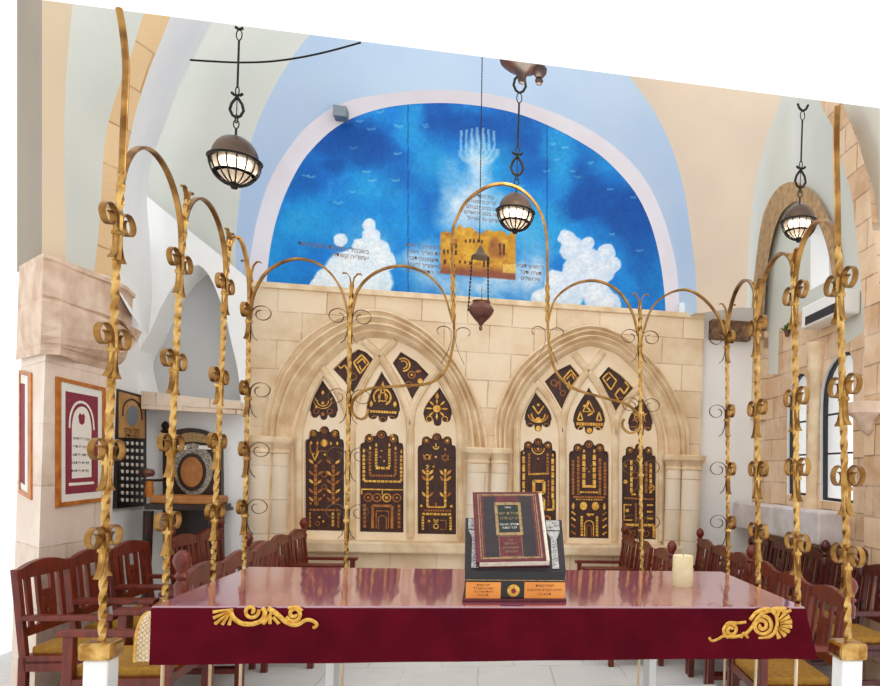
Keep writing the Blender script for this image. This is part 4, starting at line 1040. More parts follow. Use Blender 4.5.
# ================================================================== GILDED POSTS AND ARCHES
def joint(parent, c, u, n, thin=False, turned=None, s=1.0):
    """pair of flat-iron scrolls with flared tails; u = direction of the railing, n = across it"""
    c = Vector(c); u = Vector(u); n = Vector(n)
    uu, nn_ = u, n
    for sg in (-1, 1):
        u, n, tn = uu, nn_, thin
        if turned == sg: u, n, tn = Vector((0, -sg*1.0, 0)), Vector((1, 0, 0)), False   # corner post: one scroll faces along the side rail
        pts = [(.05, -.13), (.028, -.11), (.014, -.07), (.011, -.02), (.014, .02)]
        pts += [(.068+.054*math.cos(a), .03+.046*math.sin(a)) for a in np.linspace(PI*.98, PI*.1, 9)]
        for k in range(1, 17):
            a = PI*.1-k*PI*1.55/16; r = .054-.034*k/16
            pts.append((.07-.004*k/16+r*math.cos(a), .03+r*.9*math.sin(a)))
        P = [c+u*sg*x*s+Vector((0, 0, z*s)) for x, z in pts]
        MB().ribbon(P, n*(.014 if tn else .024), .003 if tn else .0045).build('scroll', MT['darkbronze' if tn else 'bronze'], parent=parent, smooth=True)
    MB().obox(c+Vector((0, 0, -.02)), u*.017, n*.017, (0, 0, .008)).build('collar', MT['gold'], parent=parent)
XLP, XRP, YFR = -1.5, 1.5, 4.4
POSTS = [
 ('A', 'L', (102,640), (122,172), [(118,228),(113,345),(107,458),(104,545)], 'leftmost tall gilded twisted post standing on a gold block', True),
 ('B', 'L', (165,600), (187,200), [(180,268),(174,367),(171,450),(168,528)], 'gilded twisted post second from the left, in front of the framed print', False),
 ('C', 'L', (213,580), (229,240), [(225,290),(219,382),(217,447),(215,517)], 'gilded twisted post third from the left, in front of the armchair', False),
 ('D', 'F', (244,566), (251,270), [(249,318),(248,395),(247,455),(245,512)], 'gilded twisted post at the far left corner, before the left stone columns', False),
 ('E', 'F', (346,567), (352,282), [(350,322),(349,402),(348,460),(347,517)], 'slender gilded post in front of the left arch', False),
 ('G', 'F', (642,572), (640,302), [(640,342),(641,410),(641,472),(641,527)], 'slender gilded post in front of the right arch', False),
 ('H', 'F', (728,573), (727,312), [(727,344),(727,417),(728,474),(728,527)], 'gilded twisted post at the far right corner, before the white wall', False),
 ('I', 'R', (758,600), (757,290), [(757,332),(757,414),(758,475),(758,537)], 'gilded twisted post third from the right, left of the two windows', False),
 ('J', 'R', (798,610), (793,262), [(795,300),(796,404),(797,474),(797,549)], 'gilded twisted post second from the right, before the far window', False),
 ('K', 'R', (848,640), (838,245), [(840,290),(844,394),(847,484),(847,563)], 'rightmost tall gilded twisted post standing on a gold block', True)]
PP = {}
for key, side, bt, tp, js, lab, tall in POSTS:
    if side == 'F': b = atY(*bt, YFR)
    else: b = atX(*bt, XLP if side == 'L' else XRP)
    y = b.y; t = atY(*tp, y); PP[key] = y
    u, n = ((1, 0, 0), (0, 1, 0)) if side == 'F' else ((0, 1, 0), (1, 0, 0))
    root = thing('gilded_post', (b.x, y, 0), lab, 'post', 'gilded posts of the reading platform rail')
    b2 = b.copy()
    J = [atY(*j, y) for j in js]
    line = lambda z: J[-1].lerp(J[0], (z-J[-1].z)/(J[0].z-J[-1].z)) if z < J[0].z else J[0].lerp(t, (z-J[0].z)/(t.z-J[0].z))
    hw = .0095 if side == 'F' else .0112
    mb = MB()
    seq = [b2, line(J[3].z)]+[line(t.z if t.z > J[0].z else J[0].z)]
    mb.twist(b2, J[3], hw); mb.twist(J[3], J[0], hw)
    if t.z > J[0].z+.03: mb.twist(J[0], t, hw)
    mb.build('twisted_shaft', MT['gold'], parent=root, smooth=True)
    for k in range(4): MB().tube([line(J[k].z-.13), line(J[k].z), line(min(J[k].z+.05, t.z))], hw*1.5, 8).build('sleeve', MT['gold'], parent=root, smooth=True)
    MB().tube([Vector((b2.x, b2.y, 0)), b2], .009, 8).build('foot_rod', MT['mould'], parent=root, smooth=True)
    for j in J: joint(root, j, u, n, side == 'F', {'D': -1, 'H': 1}.get(key))
    if tall:
        bz = atY(bt[0], 648, y).z
        MB().box((b2.x-.06, y-.06, bz-.04), (b2.x+.06, y+.06, bz+.03), .014).build('gold_block', MT['gold'], parent=root)
        MB().box((b2.x-.045, y-.045, 0), (b2.x+.045, y+.045, bz-.04), .006).build('foot', MT['plastic'], parent=root)
        rod = {'A': [(122,174),(124,120),(126,75),(125,50),(122,25),(119,9)], 'K': [(838,247),(837.5,200),(836.5,160),(836.5,130),(837.5,107)]}[key]
        MB().tube([atY(*q, y) for q in smoothc(rod, 20)], .0135, 10).build('upper_rod', MT['bronze'], parent=root, smooth=True)
    else:
        for sg in (-1, 1):
            P = [t+Vector(u)*sg*x+Vector((0, 0, z)) for x, z in ((.004, -.06), (.006, -.01), (.012, .025), (.03, .05), (.05, .052), (.055, .045))]
            MB().ribbon(P, Vector(n)*.02, .005).build('leaf_finial', MT['bronze'], parent=root, smooth=True)
def hoop(side, pts, lab, y=None):
    pts = smoothc(pts, 50)
    P = [atX(*p, XLP if side == 'L' else XRP) if side != 'F' else atY(*p, YFR) for p in pts]
    if side != 'F':   # keep the hoop between its two posts
        ya, yb = y; P = [Vector((p.x, min(max(p.y, min(ya, yb)), max(ya, yb)), p.z)) for p in P]
    u, n = ((1, 0, 0), (0, .024, 0)) if side == 'F' else ((0, 1, 0), (.024, 0, 0))
    o = MB().ribbon(P, n, .012).build('gilded_arch', MT['bronze'], smooth=True)
    return tag(o, lab, 'arch', 'gilded arches between the rail posts')
def hoop3(ka, kb, za, zb, apex_px, lab):
    """round hoop from post a (height za) to post b (height zb), its crown at apex_px"""
    pa, pb = POSTP[ka], POSTP[kb]
    A = pa(za); B = pb(zb); mid = (A+B)/2
    d = B-A; d.z = 0
    # crown height read off the photo at the middle of the span
    dd = ray(*apex_px); tt = mid.y/dd.y if abs(d.x) < .4 else mid.y/dd.y
    zc = EYE+dd.z*tt
    P = []
    for k in range(41):
        a = PI*k/40; x = (1-math.cos(a))/2
        zz_ = za+(zb-za)*x
        P.append(Vector((A.x+d.x*x, A.y+d.y*x, zz_+(zc-(za+zb)/2)*math.sin(a)**.9)))
    n = Vector((-d.y, d.x, 0)).normalized()*.024
    o = MB().ribbon(P, n, .012).build('gilded_arch', MT['bronze'], smooth=True)
    return tag(o, lab, 'arch', 'gilded arches between the rail posts')
POSTP = {}
for key, side, bt, tp, js, lab, tall in POSTS:
    y = PP[key]; q0, q1 = atY(*js[-1], y), atY(*tp, y)
    q0b = atY(*js[0], y)
    POSTP[key] = (lambda q0, q0b, q1: (lambda z: q0b.lerp(q1, (z-q0b.z)/(q1.z-q0b.z)) if q1.z-q0b.z > .05 else Vector((q0b.x, q0b.y, z))))(q0, q0b, q1)
zj = lambda key, py: atY(POSTS[[p[0] for p in POSTS].index(key)][3][0], py, PP[key]).z
hoop3('A', 'B', zj('A', 205), zj('B', 255), (151,154), 'gilded arch joining the two leftmost posts')
hoop3('B', 'C', zj('B', 245), zj('C', 282), (207,203), 'gilded arch joining the second and third posts from the left')
hoop3('C', 'D', zj('C', 282), zj('D', 310), (240,239), 'gilded arch joining the third post and the far left corner post')
hoop3('H', 'I', zj('H', 338), zj('I', 322), (745,282), 'gilded arch joining the far right corner post and its right neighbour')
hoop3('I', 'J', zj('I', 322), zj('J', 292), (777,257), 'gilded arch left of the post before the far window')
hoop3('J', 'K', zj('J', 292), zj('K', 275), (820,222), 'gilded arch joining the two rightmost posts')
hoop('F', [(251,316),(254,294),(268,271),(295,259),(322,266),(340,287),(348,314)], 'gilded arch in front of the mural, leftmost of the far rail')
hoop('F', [(352,314),(358,290),(375,273),(400,266),(425,273),(443,292),(452,320)], 'gilded arch in front of the mural, second of the far rail from left')
hoop('F', [(549,318),(556,298),(575,284),(597,281),(618,291),(632,312),(638,335)], 'gilded arch in front of the right clouds, left of the right slender post')
hoop('F', [(643,333),(652,308),(668,294),(687,290),(705,300),(720,320),(726,342)], 'gilded arch before the lower right end of the mural')
gate = smoothc([(368,409),(366,417),(359,419),(352,411),(354,399),(369,389),(400,386),(430,383),(446,369),(453,345),(454,320),(452,240),(458,216),(469,199),(487,187),(505,184),(523,191),(538,208),(546,232),(547.5,270),(547.5,300),(549,345),(557,373),(575,389),(605,398),(628,405),(640,418),(638,430),(629,433),(622,426),(624,419)], 160)
g_ = MB().ribbon([atY(*p, YFR-.03) for p in gate], (0, .024, 0), .014).build('gilded_gate_arch', MT['bronze'], smooth=True)
tag(g_, 'tall gilded centre arch with curled feet framing the golden city painting', 'arch')
for x0, nm in ((453.5, 'l'), (547.5, 'r')):
    a, b = atY(x0, 322, YFR-.03), atY(x0-(.8 if nm == 'l' else 0), 258 if nm == 'l' else 285, YFR-.03)
    MB().twist(a, b, .011).build('twisted_leg', MT['gold'], parent=g_, smooth=True)
    for sg in (-1, 1):
        c = atY(x0, 338, YFR-.03)
        pts = [(.07, -.16), (.03, -.08), (.012, -.02), (.016, .02)]+[(.068+.054*math.cos(t), .03+.046*math.sin(t)) for t in np.linspace(PI*.98, -PI*1.2, 24)]
        pts = pts[:6]+[(.068+(.054-.03*k/22)*math.cos(PI*.9-k*.16), .03+(.046-.026*k/22)*math.sin(PI*.9-k*.16)) for k in range(23)]
        MB().ribbon([c+Vector((sg*x, 0, z)) for x, z in pts], (0, .014, 0), .003).build('scroll', MT['darkbronze'], parent=g_, smooth=True)

# ================================================================== LAMPS
def sphere_lamp(cx_, cy_, rpx, y, tpx, lab, tilt=0):
    c = atY(cx_, cy_, y); r = rpx*y/700
    root = thing('cage_lamp', (c.x, c.y, c.z-r*1.05), lab, 'lamp', 'round caged hanging lamps')
    n = 28
    dome = [(r*.9*math.cos(a), r*.1+r*.95*math.sin(a)) for a in np.linspace(0, PI/2*.99, 12)]
    MB().lathe([(r*.93, r*.04)]+dome, c, n).build('dome', MT['domebr'], parent=root, smooth=True)
    MB().lathe([(r*.9, .0), (r*1.0, -r*.02), (r*1.06, r*.06), (r*.95, r*.09), (r*.9, r*.05), (r*.9, 0)], c, n).build('rim', MT['blackiron'], parent=root, smooth=True)
    cg = MB()
    for k in range(16):
        a = 2*PI*k/16
        cg.tube([c+Vector((r*.97*math.cos(t)*math.cos(a), r*.97*math.cos(t)*math.sin(a), -r*.97*math.sin(t))) for t in np.linspace(0, PI/2*.93, 8)], r*.035, 4)
        cg.lathe([(r*.8, -r*.56), (r*.83, -r*.53), (r*.81, -r*.5)], c, n)
    cg.build('wire_cage', MT['blackiron'], parent=root, smooth=True)
    MB().lathe([(0, -r*1.12), (r*.12, -r*1.1), (r*.16, -r*1.0), (r*.22, -r*.95), (r*.2, -r*.88), (0, -r*.86)], c, 14).build('bottom_knob', MT['blackiron'], parent=root, smooth=True)
    MB().lathe([(0, -r*.36), (r*.25, -r*.33), (r*.48, -r*.22), (r*.62, -r*.06), (r*.62, r*.1), (r*.4, r*.25), (0, r*.3)], c, 20).build('bulb', MT['bulb'], parent=root, smooth=True)
    MB().lathe([(r*.86*math.cos(t), -r*.86*math.sin(t)) for t in np.linspace(0, PI/2*.98, 12)], c, n).build('glass_bowl', MT['frost'], parent=root, smooth=True)
    # hanging gear
    z0 = c.z+r*1.03; z1 = EYE+SLOPE*y; h = z1-z0; sy = 1/700*y
    ch = MB().tube([(c.x, y, z0-.01), (c.x, y, z0+8*sy)], r*.05, 6)
    def ring_(z, rr, w=.6, th_=.004): ch.tube([(c.x+rr*w*math.cos(a), y, z+rr*math.sin(a)) for a in np.linspace(0, 2*PI, 13)[:-1]], th_, 5, closed=True)
    ring_(z0+12*sy, 4*sy); ring_(z0+17*sy, 4*sy, .3)
    ztear = z0+26*sy
    for sg in (-1, 1):
        ch.tube([(c.x+sg*x*sy, y, ztear+zz_*sy) for x, zz_ in ((0, -8), (3.5, -6), (6, -1), (4.5, 5), (1, 10), (0, 13), (2.5, 13), (5, 15))], .0095, 6)
    ch.tube([(c.x, y, ztear-6*sy), (c.x, y, ztear+9*sy)], .003, 5)
    ring_(ztear+17*sy, 4*sy, .4)
    zr = ztear+20*sy
    top_r = min(zr+44*sy, z1-.01)
    if top_r > zr: ch.tube([(c.x, y, zr), (c.x, y, top_r)], .007, 6)
    if top_r < z1-.05:
        ring_(top_r+5*sy, 5*sy, .5); zq = top_r+18*sy
        for sg in (-1, 1): 
            P = [(c.x+sg*x*sy, y, zq+zz_*sy) for x, zz_ in ((0, -8), (3.5, -6), (6, -1), (5, 5), (1, 10), (0, 13))]; P = [p for p in P if p[2] < z1-.004]
            ch.tube(P, .0095, 6)
        if zq+10*sy < z1: ch.tube([(c.x, y, zq+10*sy), (c.x, y, z1-.003)], .005, 6)
    ch.build('chain', MT['blackiron'], parent=root, smooth=True)
    ld = bpy.data.lights.new('lamp_light', 'POINT'); ld.energy = 9; ld.color = (1, .86, .66); ld.shadow_soft_size = r*.5
    lo = bpy.data.objects.new('lamp_light', ld); COL.objects.link(lo); lo.parent = root; lo.location = (0, 0, r*.55)
sphere_lamp(235, 162, 22.5, 4.9, 0, 'round caged lamp hanging left of the mural on a black chain')
sphere_lamp(515.5, 213, 18.5, 5.2, 0, 'round caged lamp hanging in front of the mural on a black chain')
sphere_lamp(799, 223, 18.5, 5.0, 0, 'round caged lamp hanging at the right before the brown stone arch')

# little oil lamp on chains
yo = 5.6
cn = atY(480.5, 255, yo); s5 = yo/700
ol = thing('oil_lamp', tuple(atY(481, 330, yo)), 'small purplish copper oil lamp hanging on thin chains below the golden city', 'lamp')
z1 = EYE+SLOPE*yo
P = [atY(482, 61, yo)]; P[0].z = z1-.003
mb = MB(); a = P[0]; b = atY(479.5, 243, yo)
nk = 60
for k in range(nk): mb.tube([a.lerp(b, k/nk), a.lerp(b, (k+.8)/nk)], .0045, 5)
mb.build('long_chain', MT['blackiron'], parent=ol)
MB().lathe([(9*s5, -3*s5), (8.6*s5, -1.5*s5), (5*s5, 1*s5), (3*s5, 5*s5), (1.2*s5, 9*s5), (0, 10*s5)], cn, 20).build('bell_cap', MT['domebr'], parent=ol, smooth=True)
for q0, q1 in (((472,258),(468,312)), ((488,258),(488,309))):
    a, b = atY(*q0, yo), atY(*q1, yo); mb = MB()
    for k in range(14): mb.tube([a.lerp(b, k/14), a.lerp(b, (k+.75)/14)], .007, 5)
    mb.build('side_chain', MT['blackiron'], parent=ol)
um = atY(480.5, 331, yo)
MB().lathe([(0, 0), (1.4*s5, 1*s5), (1.8*s5, 3*s5), (1.2*s5, 5*s5), (3*s5, 8*s5), (7*s5, 12*s5), (11*s5, 17*s5), (12.5*s5, 21*s5), (11*s5, 24*s5), (8.5*s5, 26*s5), (8*s5, 28*s5), (9*s5, 29*s5), (0, 28.5*s5)], um, 28).build('bowl', MT['terra'], parent=ol, smooth=True)
MB().tube([um+Vector((0, 0, 28*s5)), um+Vector((0, 0, 44*s5))], .003, 5).build('wick_holder', MT['terra'], parent=ol)

# underside of the bronze chandelier at the upper edge
yc = 4.2; q = atY(524, 66, yc); sc = yc/700
ch = thing('chandelier', tuple(atY(524, 84, yc)), 'underside of a brown bronze chandelier at the top edge above the mural', 'chandelier')
zt_ = EYE+SLOPE*yc
cc_ = atY(522, 72, yc)
MB().lathe([(0, -12*sc), (3*sc, -11*sc), (4*sc, -8*sc), (5*sc, -3*sc), (9*sc, 1*sc), (17*sc, 5*sc), (22*sc, 9*sc), (23*sc, 13*sc)], cc_, 28).cut(top=True).build('bowl', MT['deepbrown'], parent=ch, smooth=True)
c2 = atY(539, 84, yc)
MB().lathe([(0, -1*sc), (3*sc, 0), (4.2*sc, 3*sc), (3*sc, 6*sc), (4*sc, 7*sc), (7*sc, 11*sc), (7.5*sc, 15*sc), (5*sc, 18*sc), (5*sc, 26*sc)], c2, 20).cut(top=True).build('pendant_knob', MT['deepbrown'], parent=ch, smooth=True)
# black cable
cb3 = MB().tube([atY(*p, 6.6) for p in smoothc([(190,60),(215,61.5),(240,62.5),(270,61.5),(300,57.5),(330,51),(361,42.5)], 40)], .009, 6).build('black_cable', MT['blackiron'])
tag(cb3, 'black cable sagging across the vault at the upper left', 'cable')
p0, p1 = atY(335, 109, 8.2), atY(348, 121, 8.2)
g2 = MB().box((p0.x, 8.1, p1.z), (p1.x, 8.24, p0.z), .006).build('grey_wall_box', MT['greybox']); tag(g2, 'small grey metal box on the rim above the mural', 'box')

# ================================================================== LEFT WALL THINGS
XF = XP+.016
def xq(pts, x): return [atX(p[0], p[1], x) for p in pts]
fp = thing('framed_print', tuple(atX(80, 508, XF)), 'framed maroon print with an arched white tablet of Hebrew lines, on the left pier', 'picture')
fo = [(57.5,376.5),(106,388),(106,500.5),(57.5,507.5)]; fi = [(61.5,381),(103,391),(103,497.5),(61.5,502.5)]
MB().plate([xq(fo, XF), xq(fi, XF)], (-.014, 0, 0)).build('frame', MT['framegold'], parent=fp)
MB().plate([xq(fi, XF-.008)], (-.004, 0, 0)).build('mount', MT['mount'], parent=fp)
pr_ = MB().plate([xq([(65.5,391),(98,397),(98,491.5),(65.5,494.5)], XF-.007)], (-.002, 0, 0)).build('maroon_print', MT['posterred'], parent=fp)
arc = [(72,478.5)]+smoothc([(72,425),(74,414),(78,408),(82.5,406.5),(87,409.5),(90,417),(91.5,428)], 16)+[(91.5,477)]
MB().plate([xq(arc, XF-.0058)], (-.001, 0, 0)).build('tablet', MT['posterpaper'], parent=pr_)
MB().ribbon(xq(smoothc([(69.5,428),(70.5,415),(75,404.5),(81.5,402),(88,406),(92.5,416),(94,430)], 20), XF-.0045), (.002, 0, 0), .018).build('arch_line', MT['posterpaper'], parent=pr_)
MB().plate([xq([(69,483),(94,481.5),(94,484),(69,486)], XF-.0058)], (-.001, 0, 0)).build('line_strip', MT['posterpaper'], parent=pr_)
o_ = atX(81.5, 425.5, XF-.0045)
MB().plate([xq([(78.5,416),(80,413),(82,415),(84,413.5),(85,417),(84.5,423),(82,425),(79.5,423)], XF-.0045)], (-.001, 0, 0)).build('crown_emblem', MT['posterred'], parent=pr_)
hs = (atX(81.5, 437, XF).z-atX(81.5, 469, XF).z)/4
o1 = atX(81.5, 440, XF-.0045)
for k, (r_, l_) in enumerate((("אנכי ה'", 'לא תרצח'), ('לא יהיה', 'לא תנאף'), ('לא תשא', 'לא תגנב'), ('זכור את', 'לא תענה'), ('כבד את', 'לא תחמד'))):
    text_mb([r_+'  '+l_], lambda a, b: Vector((XF-.0042, o1.y+a, o1.z-k*hs+b)), hs*.5).build('lettering', MT['ink'], parent=pr_)
# second framed print, around the corner at the edge
yy = atX(42, 460, XP).y
def edgeP(px, py, off=0):   # on the pier face turning away at the far left
    a = Vector((edgeL.x, edgeL.y, 0)); b = Vector((c1_.x, c1_.y, 0)); d = b-a; n = Vector((-(-d.y), 0, 0)); r_ = ray(px, py)
    # intersect with the vertical plane through a and b moved off towards the room
    nn_ = Vector((d.y, -d.x, 0)).normalized(); t = nn_.dot(a+nn_*off)/nn_.dot(Vector((r_.x, r_.y, 0)))
    return Vector((r_.x*t, r_.y*t, EYE+r_.z*t)), nn_
_, nE = edgeP(30, 400)
ep = lambda pts, off: [edgeP(p[0], p[1], off)[0] for p in pts]
f2 = thing('framed_print', tuple(edgeP(24, 498)[0]), 'edge of a second framed maroon print on the pier face at the far left', 'picture')
MB().plate([ep([(18.5,370),(30.5,373),(30.5,500),(18.5,493)], .012), ep([(19.5,374),(27.5,376),(27.5,494),(19.5,489)], .012)], nE*-.012).build('frame', MT['framegold'], parent=f2)
MB().plate([ep([(19.5,374),(27.5,376),(27.5,494),(19.5,489)], .005)], nE*-.004).build('mount', MT['mount'], parent=f2)
MB().plate([ep([(19.5,383),(24.5,384),(24.5,485),(19.5,481)], .007)], nE*-.0015).build('maroon_print', MT['posterred'], parent=f2)
# studded wooden board
XB = XL+.046
bo = [(117,388.5),(146.5,396.5),(146.5,505.5),(117,508.5)]
wb = thing('studded_board', tuple(atX(132, 507, XB)), 'tall dark board with rows of white studs and a tan headed panel', 'board')
MB().plate([xq(bo, XB)], (-.04, 0, 0)).build('back_board', MT['black'], parent=wb)
MB().plate([xq([(119,391.5),(145,398.5),(145,438.5),(119,437.5)], XB+.006)], (-.005, 0, 0)).build('tan_panel', MT['tan'], parent=wb)
em = smoothc([(132,405),(137,408),(138.5,417),(136,424),(131.5,426),(127.5,421),(127,412),(132,405)], 24)
MB().plate([xq(em, XB+.009)], (-.002, 0, 0)).build('dark_medallion', MT['greybox'], parent=wb)
MB().ribbon(xq(smoothc([(123,416),(124,405),(130,399.5),(136,401),(141,409),(142,420)], 16), XB+.009), (.003, 0, 0), .02).build('arch_line', MT['deepbrown'], parent=wb)
o2 = atX(132, 433, XB+.009)
text_mb(['לזכר עולם', 'יהיה צדיק'], lambda a, b: Vector((XB+.009, o2.y+a, o2.z+b)), .07, .8).build('lettering', MT['ink'], parent=wb)
for r_ in range(9):
    for c_ in range(5):
        x = 123+c_*4.9; y = 443+r_*7.1+(x-123)*.04
        h = 1.7
        MB().plate([xq([(x-.6,y-h),(x+.6,y-h),(x+.9,y),(x+.5,y+h),(x-.5,y+h),(x-.9,y)], XB+.012)], (-.01, 0, 0)).build('white_stud', MT['pearl'], parent=wb)
# inlaid armchair
ac = thing('inlaid_armchair', tuple(atY(184, 600, 7.7)), 'large dark ceremonial armchair with inlaid round back and tan leather', 'armchair')
ya = 7.84
bo = [(163,560),(162.5,434)]+smoothc([(175,430.5),(180,429),(190,428),(202,429.5),(212,434),(221,441)], 20)+[(222,560)]
MB().plate([Ys(bo, ya)], (0, .07, 0)).build('back_board', MT['deepbrown'], parent=ac)
MB().plate([Ys(smoothc([(177,438),(184,433.5),(195,432.5),(206,435.5),(214,441),(206,443),(195,441.5),(184,442),(177,438)], 30), ya-.012)], (0, .012, 0)).build('carved_crest', MT['bookgold'], parent=ac)
inl = smoothc([(193,443),(203,447),(211,457),(213,470),(210,482),(203,492),(193,496),(183,491),(176,481),(174,468),(176,455),(183,446),(193,443)], 40)
MB().plate([Ys(inl, ya-.015)], (0, .015, 0)).build('inlaid_back', MT['ivory'], parent=ac)
ov = lambda rx_, ry_, y_, n=28: [atY(191.5+rx_*math.cos(2*PI*k/n), 472+ry_*math.sin(2*PI*k/n), y_) for k in range(n)]
MB().plate([ov(14, 19, ya-.03)], (0, .03, 0)).build('oval_frame', MT['deepbrown'], parent=ac)
MB().plate([ov(11, 15, ya-.045)], (0, .03, 0)).build('oval_pad', MT['leather'], parent=ac)
for x in (180, 205):
    c = atY(x, 447.5, ya-.02); MB().box((c.x-.06, ya-.03, c.z-.02), (c.x+.06, ya-.01, c.z+.02), .004).build('white_inlay', MT['pearl'], parent=ac)
fz = atY(165, 433, ya)
MB().lathe([(.03, 0), (.045, .02), (.02, .04), (.04, .07), (.03, .1), (.012, .12), (0, .125)], fz, 12).build('finial', MT['deepbrown'], parent=ac, smooth=True)
sa, sb = atY(150, 495, ya-.4), atY(214, 505, ya-.4)
MB().box((sa.x, ya-.42, sb.z), (sb.x, ya+.0, sa.z), .02).build('leather_seat', MT['leather'], parent=ac)
ra, rb = atY(145, 505, ya-.42), atY(216, 511, ya-.42)
MB().box((ra.x, ya-.44, rb.z), (rb.x, ya, sb.z), .006).build('seat_rail', MT['deepbrown'], parent=ac)
for (x, yl) in ((148.5, ya-.4), (212, ya-.4), (220, ya+.02)):
    p = atY(x, 511, yl); mb = MB().lathe([(.05, zf), (.035, zf+.1), (.045, zf+.3), (.03, zf+.35), (.04, zf+.6), (.045, p.z)], (p.x, yl, 0), 12); mb.build('leg', MT['deepbrown'], parent=ac, smooth=True)
for x0, x1, yt, sg in ((146, 163, 479, 1), (214, 230, 508, 0)):
    a, b = atY(x0, yt, ya-.3), atY(x1, yt+2.5, ya-.1)
    MB().box((a.x, ya-.4, b.z), (b.x, ya, a.z), .004).build('armrest', MT['deepbrown'], parent=ac)
a = atY(148.5, 481, ya-.4); b = atY(148.5, 497, ya-.4)
MB().lathe([(.035, b.z), (.04, b.z+.05), (.032, a.z-.03), (.035, a.z)], (a.x, ya-.38, 0), 12).build('arm_post', MT['framegold'], parent=ac, smooth=True)
MB().lathe([(0, -.04), (.05, -.03), (.065, .0), (.05, .035), (0, .045)], atY(147.5, 473, ya-.4), 14).build('arm_knob', MT['terra'], parent=ac, smooth=True)
# air conditioner and plant on the right wall
aq = [(799,318),(826,300),(838,293),(838,313),(799,333)]
acn = thing('air_conditioner', tuple(atX(818, 325, XR-.1)), 'white wall air conditioner under the slit window on the right', 'air conditioner')
A1 = atX(803, 318, XR-.2); A2 = atX(840, 296, XR-.2); z_lo = atX(803, 331, XR-.2).z
y0_, y1_ = sorted((atX(801, 320, XR-.2).y, atX(840, 296, XR-.2).y))
zl, zh = atX(822, 320, XR-.2).z, atX(822, 297, XR-.2).z
MB().box((XR-.2, y0_, zl), (XR, y1_, zh), .02).build('casing', MT['plastic'], parent=acn)
MB().box((XR-.205, y0_+.08, zl+.02), (XR-.19, y1_-.1, zl+.1)).build('vent', MT['blackfr'], parent=acn)
pl_ = atX(787, 335, XR-.036)
tp_ = thing('potted_plant', tuple(pl_), 'tiny green plant on the wall left of the air conditioner', 'plant')
mb = MB()
for k in range(14):
    a = k*2.39; L_ = .07+.03*(k % 3); d = Vector((math.cos(a)*.8-.4, math.sin(a), .6+.3*math.sin(k))).normalized(); n = d.cross(Vector((0, 0, 1))).normalized()*.022
    mb.add([pl_+Vector((0, 0, .04)), pl_+Vector((0, 0, .04))+d*L_*.5+n, pl_+Vector((0, 0, .04))+d*L_, pl_+Vector((0, 0, .04))+d*L_*.5-n], [(0, 1, 2, 3)])
mb.build('leaves', MT['leaf'], parent=tp_)
MB().lathe([(.02, -.02), (.035, .05), (.03, .05)], pl_, 12).build('pot', MT['terra'], parent=tp_)

# ================================================================== CHAIRS
def make_chair(name, m, finials):
    r = thing(name, (0, 0, 0), '', 'chair')
    w = .27; H = .92
    bl = lambda nm, mb, mm=m, p=r, s=False: mb.build(nm, mm, parent=p, smooth=s, local=True)
    tiltx = lambda z: -.07*max(0, z-.42)/.6
    for sg in (-1, 1):
        y = sg*(w-.02)
        bl('leg', MB().obox((.0, y, .21), (.02, 0, 0), (0, .02, 0), (0, 0, .21)).obox(((tiltx(H)+0)/2, y, (.42+H)/2), (.018, 0, 0), (0, .018, 0), (tiltx(H)/2, 0, (H-.42)/2)))
        bl('leg', MB().box((.4, y-.022, 0), (.445, y+.022, .63), .004))
        bl('armrest', MB().box((-.02, y-.03, .63), (.47, y+.03, .66), .006))
        bl('side_rail', MB().box((.01, y-.015, .15), (.42, y+.015, .18)).box((.01, y-.02, .34), (.42, y+.02, .4)))
    bl('seat_frame', MB().box((.0, -w, .38), (.45, w, .43), .005))
    bl('seat_cushion', MB().box((.02, -w+.045, .425), (.44, w-.045, .475), .015), MT['cushion'])
    # arched crest rail
    top = [(-w, .86)]+[(-w+2*w*k/14, .9+.055*math.sin(PI*k/14)**.8) for k in range(15)]+[(w, .86)]
    bl('crest_rail', MB().plate([[Vector((tiltx(z)-.015, y, z)) for y, z in top]], (.03, 0, 0)))
    bl('lower_rail', MB().box((tiltx(.55)-.012, -w+.02, .53), (tiltx(.55)+.012, w-.02, .58)))
    # centre splat with square hole and small round holes
    X_ = lambda y, z: Vector((tiltx(z)-.008, y, z))
    out = [(-.075, .56), (.075, .56), (.085, .7), (.085, .89), (-.085, .89), (-.085, .7)]
    holes = [[(-.045, .77), (.045, .77), (.045, .86), (-.045, .86)]]
    for cy_, cz_, rr in ((-.035, .72, .012), (.035, .72, .012), (0, .645, .014)): holes.append([(cy_+rr*math.cos(k*PI/4), cz_+rr*math.sin(k*PI/4)) for k in range(8)])
    bl('backrest', MB().plate([[X_(*p) for p in out]]+[[X_(*p) for p in h] for h in holes], (.016, 0, 0)))
    for y in (-.16, .16): bl('slat', MB().plate([[X_(y-.02, .56), X_(y+.02, .56), X_(y+.025, .89), X_(y-.025, .89)]], (.014, 0, 0)))
    for sg in finials:
        y = sg*(w-.005); x = tiltx(H)
        f_ = bl('finial', MB().lathe([(.03, H-.1), (.034, H-.04), (.02, H-.02), (.034, H), (.02, H+.02), (.036, H+.05), (.042, H+.075), (.032, H+.105), (.012, H+.125), (0, H+.127)], (x, y, 0), 14), s=True)
    return r
proto = {}
def place_chair(x, y, z, rot, kind, fin, label, group, s=1.0):
    key = (kind, tuple(fin))
    if key not in proto:
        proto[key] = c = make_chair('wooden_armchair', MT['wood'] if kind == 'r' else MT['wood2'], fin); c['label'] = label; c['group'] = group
    else: c = copy_thing(proto[key], label, group)
    c.location = (x, y, z); c.rotation_euler = (0, 0, rot); c.scale = (s, s, s); return c
ORD = ['nearest', 'second nearest', 'third nearest', 'fourth nearest', 'fifth nearest', 'sixth nearest', 'seventh nearest', 'eighth nearest']
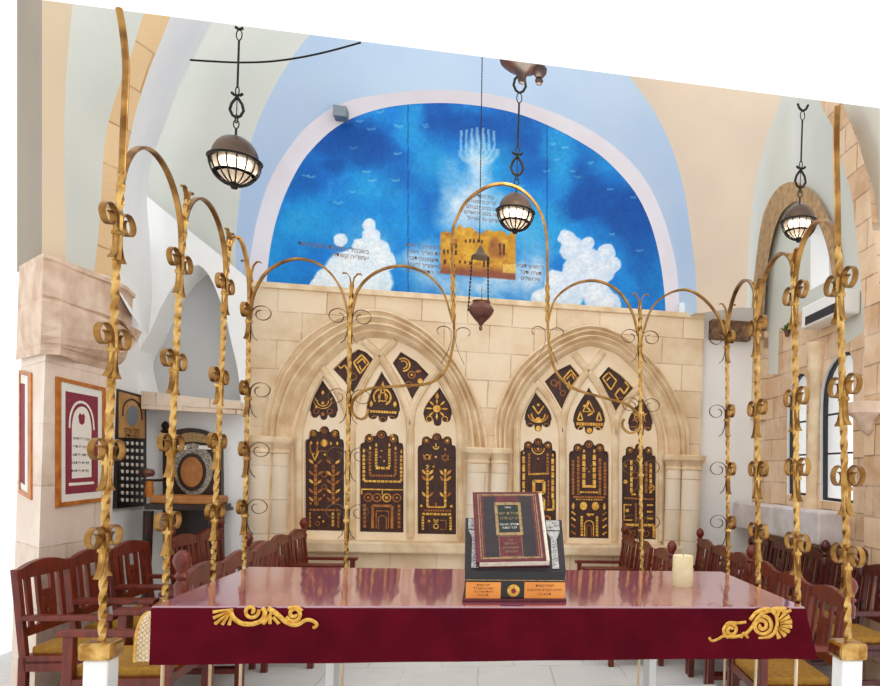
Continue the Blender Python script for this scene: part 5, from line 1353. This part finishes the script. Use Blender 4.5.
def row(x0, y0, x1, y1, n, rot, kind, z, desc, group, fins={}, s=1.0):
    for k in range(n):
        t = k/(n-1) if n > 1 else 0
        place_chair(x0+(x1-x0)*t, y0+(y1-y0)*t, z, rot, kind, fins.get(k, ()), desc % ORD[k], group, s)
# local +x is the way a chair faces
S = 1.05
row(-1.8, 6.26, -1.8, 7.46, 3, 0, 'r', zf, '%s of the three chairs facing the aisle before the left stone arch', 'far left row beside the aisle', {0: (-1,), 2: (1,)}, S)
row(-1.66, 4.38, -1.68, 5.62, 3, PI, 'r', zf, '%s chair in the row behind the left edge of the table, back turned', 'left row beside the table', {0: (1,)}, 1.12)
row(1.56, 6.2, 1.5, 7.45, 3, PI, 'r', zf, '%s of the chairs facing the aisle in front of the right stone arch', 'far right row beside the aisle', {0: (1,), 2: (-1,)}, S)
row(2.08, 4.08, 2.27, 7.15, 6, PI-.06, 'r', zf, '%s chair of the right row behind the gilded posts', 'right row behind the posts', {0: (1,), 3: (1,), 5: (-1,)}, S)
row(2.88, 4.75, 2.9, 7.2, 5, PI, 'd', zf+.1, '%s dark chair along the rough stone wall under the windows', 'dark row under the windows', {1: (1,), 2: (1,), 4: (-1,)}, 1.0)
row(-2.7, 4.98, -2.72, 6.13, 3, 0, 'r', zf, '%s chair in the row against the left pier below the framed print', 'row against the left pier', {}, S)
row(-2.57, 6.75, -2.57, 7.33, 2, 0, 'r', zf, '%s chair in the row in front of the dark inlaid armchair', 'left row before the armchair', {0: (-1,), 1: (1,)}, S)
# added warm fill light below the chandelier, brightens the dim alcove and posts
ld = bpy.data.lights.new('warm_fill_light', 'POINT'); ld.energy = 55; ld.color = (1, .9, .76); ld.shadow_soft_size = .35
lo = bpy.data.objects.new('warm_fill_light', ld); COL.objects.link(lo); lo.location = (.2, 4.2, 3.55)
# ---- world: plain white daylight
W = bpy.data.worlds.new('world'); SC.world = W; W.use_nodes = True
W.node_tree.nodes['Background'].inputs[0].default_value = (1, 1, 1, 1)
W.node_tree.nodes['Background'].inputs[1].default_value = 1.22
vs = SC.view_settings
vs.view_transform = 'Standard'; vs.look = 'None'; vs.gamma = 1; vs.use_curve_mapping = False; vs.exposure = 0
SC.cycles.max_bounces = 8
SC.cycles.use_denoising = True
